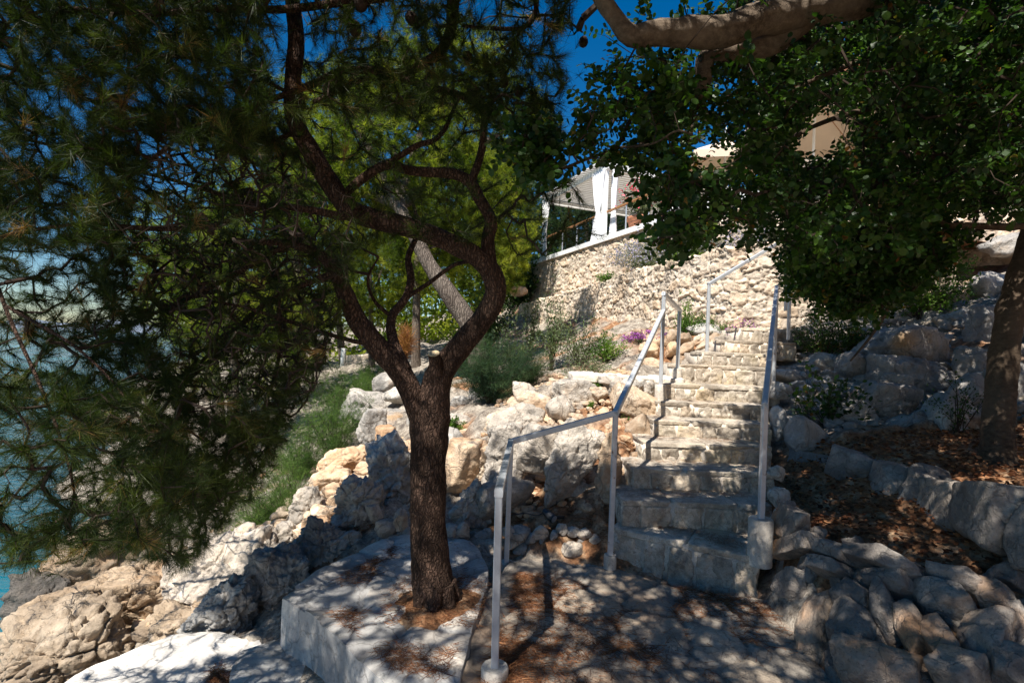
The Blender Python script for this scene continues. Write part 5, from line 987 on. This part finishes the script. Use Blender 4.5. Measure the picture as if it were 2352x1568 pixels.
ti = np.clip(rg.normal(.44, .22, n), 0, .88); ti = np.where(rg.uniform(size=n) < .035, rg.uniform(.92, 1, n), ti)
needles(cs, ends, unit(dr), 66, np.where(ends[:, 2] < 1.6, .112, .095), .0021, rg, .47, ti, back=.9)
ov = ends[:, 2] > 3.4; needles(cs, ends[ov], unit(dr[ov]), 26, .095, .006, rg, .7, ti[ov], back=1.2)  # extra wide needles high out of view, added to deepen the shade below
# side tufts along last third of twigs
sd_ = T.tips[rg.uniform(size=n) < .9]; pp = T.N[T.par[sd_]] * .5 + T.N[sd_] * .5 + rg.normal(size=(len(sd_), 3)) * .04; dd = unit(rg.normal(size=(len(sd_), 3)) + T.tdir[np.isin(T.tips, sd_)] * 1.2)
needles(cs, pp, dd, 24, .078, .0020, rg, .6, np.clip(rg.normal(.35, .18, len(pp)), 0, .84), back=.6)
part(cs, 'crown', [M['needle'], M['twig']], pine, False)
def cone(px, py, D, r=.028, seed=0):
    c = W(px, py, D); v, f = ICO[4]; v = v * [1, 1, 1.35]; th = np.arctan2(v[:, 1], v[:, 0]); z = v[:, 2]; b_ = .13 * np.maximum(np.sin(8 * th + 13 * z), np.sin(-8 * th + 13 * z)); v = v * (1 + b_)[:, None] * (1 - .25 * np.clip(z, 0, 2))[:, None] ** .6
    rg_ = np.random.default_rng(seed); a, t_ = rg_.uniform(0, 6), rg_.uniform(1.8, 3.2); Mx = np.array([[1, 0, 0], [0, math.cos(t_), -math.sin(t_)], [0, math.sin(t_), math.cos(t_)]]); Mz = np.array([[math.cos(a), -math.sin(a), 0], [math.sin(a), math.cos(a), 0], [0, 0, 1]])
    s = Soup(); s.add(v @ (Mz @ Mx).T * r + c, f); part(s, 'pine_cone', M['cone'], pine)
for k, (x, y, D) in enumerate(((829, 12, 2.58), (815, 68, 2.6), (948, 45, 2.7), (1074, 130, 2.75), (1151, 168, 2.8), (1157, 191, 2.8), (1192, 212, 2.8), (1340, 98, 2.9), (752, 206, 2.75), (528, 330, 2.7), (590, 120, 2.7), (515, 350, 2.75), (490, 800, 3.1))): cone(x, y, D, .030 if k < 3 else .024, k)
# ------------------------------------------------------------------ the carob
carob = empty('carob_tree', 'carob tree with round glossy leaves, leaning trunk and a thick limb across the top', 'carob tree')
K = Tree(7)
K.px([(2296, 1085, 92, 3.7), (2294, 1055, 72, 3.72), (2291, 990, 56, 3.75), (2302, 880, 52, 3.8), (2308, 790, 50, 3.82), (2326, 700, 52, 3.85), (2362, 600, 54, 3.85), (2410, 480, 80, 3.8), (2450, 330, 76, 3.7), (2440, 120, 74, 3.5), (2380, -60, 72, 3.3), (2240, -110, 70, 3.05)])
K.px([(2240, -110, 70, 3.05), (2140, -60, 66, 2.9), (2020, -5, 66, 2.8), (1880, 18, 70, 2.7), (1750, 42, 70, 2.62), (1640, 76, 68, 2.56), (1530, 74, 56, 2.5), (1450, 82, 44, 2.46), (1415, 45, 38, 2.44), (1385, 0, 34, 2.42), (1340, -80, 30, 2.4), (1260, -200, 22, 2.3)])
K.px([(1880, 22, 50, 2.72), (1790, 90, 50, 2.75), (1700, 118, 46, 2.78), (1640, 118, 42, 2.75), (1618, 140, 40, 2.7), (1614, 185, 36, 2.72), (1600, 240, 16, 2.8), (1568, 196, 10, 2.8)])
K.px([(2410, 480, 46, 3.8), (2352, 518, 18, 3.7), (2233, 518, 14, 3.6), (2163, 512, 12, 3.55), (2110, 470, 10, 3.5), (2000, 410, 8, 3.4), (1920, 380, 5, 3.4)])
K.px([(2450, 330, 40, 3.7), (2300, 250, 22, 3.5), (2150, 240, 16, 3.4), (2000, 250, 12, 3.3), (1850, 300, 9, 3.2), (1760, 380, 6, 3.2)])
K.px([(2163, 512, 10, 3.55), (2080, 600, 9, 3.6), (2040, 706, 8, 3.7), (2005, 766, 6, 3.75), (1953, 829, 4, 3.8)])
K.px([(2440, 120, 36, 3.5), (2250, 100, 20, 3.3), (2050, 120, 14, 3.1), (1900, 170, 10, 3.0), (1780, 230, 7, 3.0)])
K.px([(1614, 185, 14, 2.72), (1560, 200, 12, 2.7), (1500, 230, 11, 2.65), (1456, 266, 10, 2.6), (1431, 308, 9, 2.55), (1414, 340, 8, 2.5), (1344, 367, 7, 2.5), (1267, 395, 6, 2.5), (1235, 380, 4, 2.5)])
K.px([(1414, 340, 6, 2.5), (1500, 330, 5, 2.3), (1560, 300, 5, 2.2), (1620, 330, 4, 2.2)])
K.px([(1600, 240, 10, 2.75), (1570, 380, 8, 2.5), (1530, 480, 6, 2.2), (1500, 560, 4, 2.05)])
K.px([(1340, -80, 20, 2.4), (1100, -250, 18, 2.1), (800, -700, 14, 1.6)]); K.px([(2240, -110, 50, 3.05), (2000, -400, 40, 2.4), (1600, -900, 26, 1.6), (900, -1500, 16, 1.1)])
ks = Soup(); kl = Soup()
for k, (P, r) in enumerate(K.limbs): big = r.max() > .03; tube(kl if k in (1, 2) else ks, P, r, 30 if big else 9, .5, bark=.16 if big else .06, seed=30 + k)
part(ks, 'trunk', M['carobbark'], carob); part(kl, 'limb', M['carobpale'], carob)
rg = K.rng
holes = np.array([(1905, 300, 62), (1875, 335, 50), (1612, 345, 38), (1660, 370, 40), (1300, 520, 125), (1400, 480, 110), (1250, 210, 60), (1325, 190, 50), (1440, 310, 45), (2010, 250, 25), (2290, 590, 90), (2230, 610, 60)], float)
A = [region(1450, [(1560, -60), (2480, -60), (2480, 500), (2180, 470), (2060, 590), (1900, 600), (1800, 590), (1740, 545), (1650, 505), (1600, 430), (1570, 330), (1480, 270), (1400, 150), (1330, 60)], 2.4, 4.2, rg),
     region(420, [(1800, 560), (2240, 520), (2180, 620), (2090, 680), (2000, 720), (1900, 710), (1820, 660)], 3.1, 4.2, rg), region(2600, [(1750, -80), (2520, -80), (2520, 500), (2250, 470), (2060, 560), (1850, 560), (1760, 400)], 4.2, 6.3, rg), region(75, [(1465, 400), (1650, 370), (1660, 500), (1600, 550), (1500, 570), (1470, 500)], 2.0, 2.9, rg),
     region(34, [(1180, 280), (1250, 290), (1270, 380), (1200, 410), (1160, 350)], 2.3, 2.6, rg), region(95, [(1330, 150), (1560, 170), (1590, 440), (1450, 440), (1280, 380), (1270, 330)], 2.2, 2.7, rg),
     cloud_box(3000, (-.8, -1.4, 2.9), (5.2, 3.6, 4.9), rg)]
A = np.concatenate(A); x, y, D = proj(A); hole = (x > 1380) & (x < 2020) & (y < 150 - (x - 1400) * .10) & (D < 2.85) & (rg.uniform(size=len(A)) < .9)
for a, b_, c in holes: hole |= (np.hypot(x - a, (y - b_)) < c)
ll = lands_lit(A); keep = ~hole & (~ll | (rg.uniform(size=len(A)) < .06)); print('carob attractors', len(A), keep.sum()); A = A[keep]
K.grow(A, wig=.12, sag=.02)
cs = Soup(); K.twigs(cs, 1, 4, 1.6)
ends = K.N[K.tips]; n = len(ends); LP = []; LD = []; tt_ = []
for rep in range(4):
    d = unit(K.tdir * (.9 if rep == 0 else .35) + rg.normal(size=(n, 3)) * (.3 if rep == 0 else .8) + [0, 0, -.1]); up = unit(rg.normal(size=(n, 3)) + [0, 0, .8]); sd = unit(np.cross(d, up)); base = ends - K.tdir * (.0 if rep == 0 else .03 * rep)
    t0 = np.clip(rg.normal(.4, .2, n), 0, .9); t0 = np.where(rg.uniform(size=n) < .02, .97, t0)
    for j in range(4):
        for sg in (-1, 1): LP.append(base + d * (.02 + .032 * j)); LD.append(unit(sd * sg + d * .35)); tt_.append(np.clip(t0 + rg.normal(size=n) * .08, 0, 1))
    A_ = base; B2 = base + d * .125; q = sd * .0012; cs.add(np.stack([A_ - q, A_ + q, B2], 1).reshape(-1, 3), np.arange(3 * n).reshape(n, 3), .5, 1)
leaves(cs, np.concatenate(LP), np.concatenate(LD), .036 * np.repeat(rg.uniform(.65, 1.25, (1, n)), 32, 0).ravel(), .72, rg, np.concatenate(tt_), sides=8, fold=.2, droop=.15)
part(cs, 'crown', [M['carob'], M['twig']], carob, False)
# ------------------------------------------------------------------ trees behind
def far_pine(name, label, base, top, blobs, seed, n=1500, L=.16, w=.008, per=22, mt='needle_lit', tr=.12, bends=(), group=None, bark='barkgrey', cat='pine tree', wig=.16, trunk=True):
    rng = np.random.default_rng(seed); e = empty(name, label, cat, group, loc=tuple(base)); t_ = Tree(seed); pts = [base] + list(bends) + [top]; t_.limb(pts, np.linspace(tr, tr * .3, len(pts)), .12)
    A = []
    for (c, rad, wgt) in blobs:
        m = int(n * wgt); q = unit(rng.normal(size=(m, 3))) * (rng.uniform(.15, 1, (m, 1)) ** .45) * np.asarray(rad) + np.asarray(c); A.append(q)
    A = np.concatenate(A); 
    for c, rad, wgt in blobs:
        mid = (np.asarray(base) * .0 + t_.limbs[0][0][int(len(t_.limbs[0][0]) * .6)]); t_.limb([mid, (mid + np.asarray(c)) / 2 + [0, 0, .2], np.asarray(c)], [tr * .45, tr * .3, tr * .12], .15)
    x, y, D = proj(A); hid = lands_lit(A) & (rng.uniform(size=len(A)) > .15); A = A[~hid]
    f = fbm(A * 1.1, 2, seed); A = A[f > -.55]; t_.grow(A, wig=wig); s = Soup()
    for P, r in t_.limbs: tube(s, P, r, 10, .5, bark=.1, seed=seed)
    if trunk: part(s, 'trunk', M[bark], e)
    cs = Soup(); t_.twigs(cs, 1, 3, 2.0); en = t_.N[t_.tips]; dr = unit(t_.tdir + [0, 0, .35]); ti = np.clip(.42 + .75 * fbm(en * 1.9, 2, seed + 2) + rng.normal(size=len(en)) * .15, 0, 1)
    needles(cs, en, dr, per, L, w, rng, .6, ti, back=.9); part(cs, 'crown', [M[mt], M['twig']], e, False); return e
def Wb(x, y, D): return W(x, y, D)
far_pine('pine_tree', 'grey barked pine leaning left behind the near trunk, crown bright green in the sun', W(1102, 812, 9) - [0, 0, .2], W(800, 250, 9.3), [(W(1020, 170, 11), (1.9, 1.2, 1.1), .25), (W(1190, 290, 11.5), (1.0, 1, .9), .12), (W(900, 330, 9.8), (1.9, 1.3, 1.5), .45), (W(1050, 470, 10.2), (1.2, 1.2, 1.3), .3), (W(760, 470, 9.8), (1.3, 1.2, 1.2), .25)], 51, 6500, .14, .009, 34, tr=.2, bends=(W(1081, 752, 9), W(1028, 672, 9), W(985, 605, 9.1), W(930, 500, 9.2), W(870, 390, 9.3)))
far_pine('pine_tree', 'pine left of the pergola, olive green needles over a hidden trunk', [-.9, 18, 1.9], W(1175, 330, 18), [(W(1150, 480, 18), (1.7, 1.6, 2.6), .5), (W(1170, 400, 19), (.9, 1.5, 1.4), .25), (W(1120, 600, 17), (1.4, 1.4, 1.5), .25)], 52, 3600, .22, .014, 28, tr=.16)
far_pine('pine_tree', 'slim dark trunked pine behind the S shaped limb of the near pine', [-2.6, 14, .9], W(960, 380, 14), [(W(980, 560, 14), (1.3, 1.3, 1.4), .6), (W(940, 480, 15), (1.2, 1.2, 1.3), .4)], 53, 2400, .18, .012, 24, tr=.13)
far_pine('pine_tree', 'sunlit pine far left seen through the dark needles', [-6.5, 20, .3], W(760, 560, 20), [(W(740, 640, 20), (2.2, 2, 2.2), .6), (W(650, 720, 21), (1.8, 1.8, 1.6), .4)], 54, 2600, .24, .014, 22, tr=.16)
far_pine('pine_tree', 'yellow green pine between the near trunk and the shore garden', [-4.6, 17, .4], W(850, 600, 17), [(W(860, 650, 17), (1.8, 1.5, 1.5), .6), (W(900, 560, 18), (1.5, 1.5, 1.4), .4)], 55, 2400, .22, .012, 22, tr=.12)
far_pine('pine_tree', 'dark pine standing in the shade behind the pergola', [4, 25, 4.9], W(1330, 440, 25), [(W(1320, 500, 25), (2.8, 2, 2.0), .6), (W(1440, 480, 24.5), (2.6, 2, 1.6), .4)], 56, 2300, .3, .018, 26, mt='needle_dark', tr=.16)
far_pine('pine_tree', 'rounded pine top peeping over the pergola roof', [9, 38, 7], W(1420, 372, 38), [(W(1425, 385, 38), (2.3, 2, .9), 1)], 57, 900, .4, .03, 22, tr=.2)
far_pine('pine_tree', 'tall lit pine rising in the upper left behind the near crown', [-5.5, 13, .2], W(700, 200, 13), [(W(780, 260, 13.5), (2.3, 1.6, 1.3), .5), (W(620, 420, 13), (1.6, 1.4, 1.2), .5)], 58, 2600, .18, .010, 24, tr=.17)
far_pine('pine_tree', 'low pine on the shore slope seen through the darkest needles', [-4.6, 8.6, -.6], [-4.8, 8.8, 3.0], [([-4.6, 8.8, 1.6], (1.5, 1.2, 1.2), .5), ([-5.4, 9.2, 2.6], (1.4, 1.2, 1.0), .5)], 59, 2200, .14, .007, 26, tr=.11)
far_pine('pine_tree', 'shore pine further off behind the dark needles, leaning to the sea', [-6.6, 11.8, -.7], [-7.4, 12, 4.2], [([-6.6, 12, 2.4], (1.9, 1.5, 1.5), .5), ([-7.6, 12, 3.8], (1.7, 1.4, 1.2), .5)], 60, 2200, .18, .010, 24, tr=.13)
far_pine('pine_tree', 'broad shore pine farthest along the coast', [-10, 17, -.6], [-10, 17, 6], [([-10, 17, 3], (2.6, 2, 2), .5), ([-9, 17, 5.4], (2.4, 2, 1.6), .5)], 63, 1800, .24, .014, 22, tr=.16)
shrub('evergreen_shrub', 'dark glossy evergreen shrub at the left end of the terrace wall', [.0, 20.5, 2.9], 3.4, 2.8, 'carob', 61, n=5200, L=.13, wd=.55, stems=60)
shrub('evergreen_shrub', 'dark evergreen shrub below the left end of the lower rubble wall', W(1120, 800, 13), 1.7, 1.5, 'carob', 62, n=2600, L=.08, wd=.5, stems=50)
# hillside greenery
def mass(name, label, pts, seed, mt, n=6000, L=.25, wd=.5):
    rng = np.random.default_rng(seed); s = Soup(); P = []
    for c, rad in pts: q = unit(rng.normal(size=(n // len(pts), 3))) * rng.uniform(.5, 1, (n // len(pts), 1)) ** .5 * np.asarray(rad) + np.asarray(c); P.append(q)
    P = np.concatenate(P); P = P[fbm(P * .8, 2, seed) > -.3]; leaves(s, P, unit(rng.normal(size=P.shape) + [0, -.2, .6]), L, wd, rng, np.clip(.4 + .5 * fbm(P * .7, 2, seed) + rng.normal(size=len(P)) * .15, 0, 1)); return tag(s.build(name, M[mt], smooth=False), label, 'thicket', kind='stuff')
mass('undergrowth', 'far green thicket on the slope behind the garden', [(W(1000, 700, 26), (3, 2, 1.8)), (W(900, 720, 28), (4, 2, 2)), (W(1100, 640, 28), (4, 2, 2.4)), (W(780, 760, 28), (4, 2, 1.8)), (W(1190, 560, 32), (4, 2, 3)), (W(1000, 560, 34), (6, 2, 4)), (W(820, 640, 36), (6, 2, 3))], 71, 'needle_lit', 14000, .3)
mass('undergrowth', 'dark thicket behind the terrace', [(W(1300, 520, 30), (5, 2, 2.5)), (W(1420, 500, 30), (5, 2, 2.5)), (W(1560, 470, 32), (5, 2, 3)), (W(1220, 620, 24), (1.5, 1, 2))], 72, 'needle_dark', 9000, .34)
# ------------------------------------------------------------------ bushes in the slope
def gp(x, y, D): p = W(x, y, D); p[2] = height(p[0], p[1])[0] - .02; return p
shrub('feathery_bush', 'dark green feathery bush in shade right of the near pine trunk', gp(1125, 950, 7.2), 1.0, 1.25, 'needle_dark', 81, 'needle', n=4200, L=.10, wd=.03, stems=60, upright=.5)
shrub('feathery_bush', 'feathery dark bush beside the rubble wall foot, tips catching sun', gp(1205, 910, 7.6), .75, .9, 'needle_dark', 82, 'needle', n=1700, L=.09, wd=.03, stems=50, upright=.5)
shrub('feathery_bush', 'feathery grey green bush left of the trunk above the pale rocks', gp(765, 1020, 7.3), 1.3, 1.3, 'feather', 83, 'needle', n=2200, L=.10, wd=.028, stems=60)
shrub('feathery_bush', 'bright feathery bush on the slope below, left of the upright rock', W(665, 1235, 6.3) , 1.1, 1.4, 'feather', 84, 'needle', n=2600, L=.10, wd=.028, stems=70)
shrub('feathery_bush', 'soft green bush lowest on the slope behind the pale ridge', W(590, 1250, 6.0), .6, .9, 'feather', 85, 'needle', n=1500, L=.10, wd=.028, stems=50)
shrub('feathery_bush', 'grey green feathery bush between the pale slope and the low stone wall', gp(800, 930, 9.6), 1.1, 1.5, 'feather', 117, 'needle', n=2200, L=.11, wd=.028, stems=60)
shrub('feathery_bush', 'wide feathery bush just under the ends of the pine needles', gp(690, 1060, 7.2), .8, .9, 'feather', 118, 'needle', n=1500, L=.10, wd=.028, stems=70)
shrub('feathery_bush', 'tall feathery bush by the bluish rocks', gp(850, 930, 10.5), .9, 1.0, 'feather', 86, 'needle', n=1500, L=.12, wd=.03, stems=50)
shrub('slender_shrub', 'tall loose shrub with thin stems against the sunlit wall', gp(1265, 860, 8.6), 1.7, .75, 'olive', 87, n=1500, L=.05, wd=.35, stems=34, upright=1.2)
shrub('slender_shrub', 'lower dense shrub right of the tall loose one', gp(1330, 850, 8.4), .95, 1.1, 'olive', 88, n=1900, L=.045, wd=.35, stems=44)
shrub('slender_shrub', 'thin shrub at the left of the sunlit wall foot', gp(1180, 850, 9), 1.35, .9, 'olive', 89, n=1100, L=.05, wd=.35, stems=30, upright=1.1)
shrub('slender_shrub', 'low spreading grey green shrub above the orange soil', gp(1345, 868, 7.0), .42, 1.0, 'olive', 90, n=1600, L=.03, wd=.35, stems=44)
shrub('slender_shrub', 'yellow green shrub at the foot of the wall left of the flowers', gp(1395, 825, 8.2), .55, .8, 'green', 91, n=1300, L=.04, wd=.4, stems=40)
shrub('slender_shrub', 'wispy climbing shoot on the left part of the sunlit wall', gp(1215, 830, 11), 1.7, .6, 'olive', 92, n=700, L=.06, wd=.35, stems=16, upright=1.3)
shrub('herb', 'small bright green herb beside the trunk among the rocks', gp(1040, 985, 6.3), .18, .34, 'green', 93, n=500, L=.035, wd=.6, stems=24, cat='herb')
shrub('herb', 'small green herb left of the squarish grey rock', gp(1278, 930, 6.1), .16, .16, 'green', 94, n=160, L=.03, wd=.5, stems=12, cat='herb'); shrub('herb', 'green sprig at the foot of the squarish grey rock', gp(1358, 930, 5.9), .13, .12, 'green', 95, n=120, L=.03, wd=.5, stems=10, cat='herb')
shrub('herb', 'green sprig under the orange faced boulder', gp(1435, 970, 5.4), .14, .14, 'green', 96, n=140, L=.03, wd=.4, stems=10, cat='herb'); shrub('herb', 'low grey green herb above the rough landing wall', gp(1385, 880, 6.3), .2, .35, 'green', 97, n=420, L=.03, wd=.5, stems=24, cat='herb')
shrub('garden_shrub', 'bright green rounded shrub behind the upper handrail', W(1590, 778, 8.1) - [0, 0, .05], .52, .75, 'green', 98, n=2200, L=.035, wd=.4, stems=60); shrub('garden_shrub', 'bright green shrub right of the pale upper post', W(1645, 772, 8.0) - [0, 0, .05], .36, .45, 'green', 99, n=1300, L=.03, wd=.4, stems=50)
shrub('garden_shrub', 'taller thin green shrub between the two upper posts', W(1572, 775, 8.2) - [0, 0, .05], .85, .4, 'green', 100, n=700, L=.04, wd=.4, stems=24)
shrub('flower_cushion', 'cushion of magenta flowers spilling left of the rail', W(1475, 790, 7.6) - [0, 0, .02], .2, .52, 'olive', 101, n=700, L=.025, wd=.4, stems=50, flowers='purple', cat='flowers', nflow=900, flL=.024)
shrub('flower_cushion', 'smaller patch of magenta flowers right of the rail', W(1538, 785, 7.7) - [0, 0, .02], .15, .32, 'olive', 102, n=300, L=.025, wd=.4, stems=30, flowers='purple', cat='flowers', nflow=260, flL=.022)
shrub('sage', 'purple spiked sage beside the topmost steps', W(1705, 785, 7.5) - [0, 0, .05], .36, .42, 'green', 103, n=500, L=.03, wd=.4, stems=40, flowers='purple', cat='sage', nflow=420, flL=.018, upright=1.2)
shrub('lavender', 'long hazy clump of lavender on top of the lower rubble wall', [3.05, 11.6, 3.3], .85, 1.7, 'olive', 104, 'needle', n=1500, L=.12, wd=.03, stems=110, flowers='lav', cat='lavender', nflow=2600, flL=.035, upright=1.1)
shrub('lavender', 'second lavender clump nearer the carob leaves', [3.7, 10.3, 3.3], .8, 1.4, 'olive', 105, 'needle', n=1100, L=.12, wd=.03, stems=90, flowers='lav', cat='lavender', nflow=1800, flL=.035, upright=1.1)
shrub('lavender', 'faint lavender clump nearly hidden behind hanging carob leaves', [4.6, 9.6, 3.35], .8, 1.2, 'olive', 106, 'needle', n=900, L=.12, wd=.03, stems=70, flowers='lav', cat='lavender', nflow=1200, flL=.035, upright=1.1)
shrub('ground_herb', 'low green cushion plant trailing along the lower wall top', [3.25, 9.85, 3.36], .16, 1.1, 'green', 107, n=1600, L=.03, wd=.5, stems=60, cat='herb'); shrub('ground_herb', 'small green tuft further left along the lower wall top', [2.4, 12.9, 3.34], .2, .8, 'green', 108, n=600, L=.05, wd=.5, stems=40, cat='herb')
shrub('garden_shrub', 'dense green shrub behind the hanging carob branch on the right', gp(2110, 740, 7.3), 1.25, 1.3, 'green', 109, n=3600, L=.045, wd=.45, stems=70)
shrub('garden_shrub', 'dark small leaved shrub right of the top steps', gp(1890, 800, 6.9), .7, .9, 'carob', 110, n=2200, L=.035, wd=.5, stems=60); shrub('garden_shrub', 'dark shrub in the shade beside the flat topped boulder', gp(1960, 800, 6.9), .6, .8, 'carob', 111, n=1600, L=.04, wd=.5, stems=50)
shrub('sapling', 'small dark carob sapling behind the smooth streaked boulder', gp(1905, 990, 5.1), .75, .75, 'carob', 112, n=420, L=.055, wd=.6, stems=18); shrub('herb', 'thin grass like plant at the edge of the soil bed', gp(1850, 965, 5.3), .35, .3, 'olive', 113, n=160, L=.08, wd=.12, stems=14, cat='herb')
shrub('sapling', 'twiggy shrub with small leaves in front of the tall shaded rock face', gp(2200, 1040, 4.5), .7, .7, 'carob', 114, n=500, L=.025, wd=.5, stems=20)
shrub('dry_grass_tuft', 'hanging tuft of orange dry foliage behind the left limb of the near pine', W(930, 825, 9.5), 0.7, .2, 'dry', 115, 'needle', n=170, L=.3, wd=.03, stems=40, cat='dry tuft', upright=1.4)
shrub('garden_shrub', 'bright green spiky plant behind the near trunk', gp(1075, 790, 12), .9, 1.0, 'green', 116, 'needle', n=300, L=.5, wd=.04, stems=26)
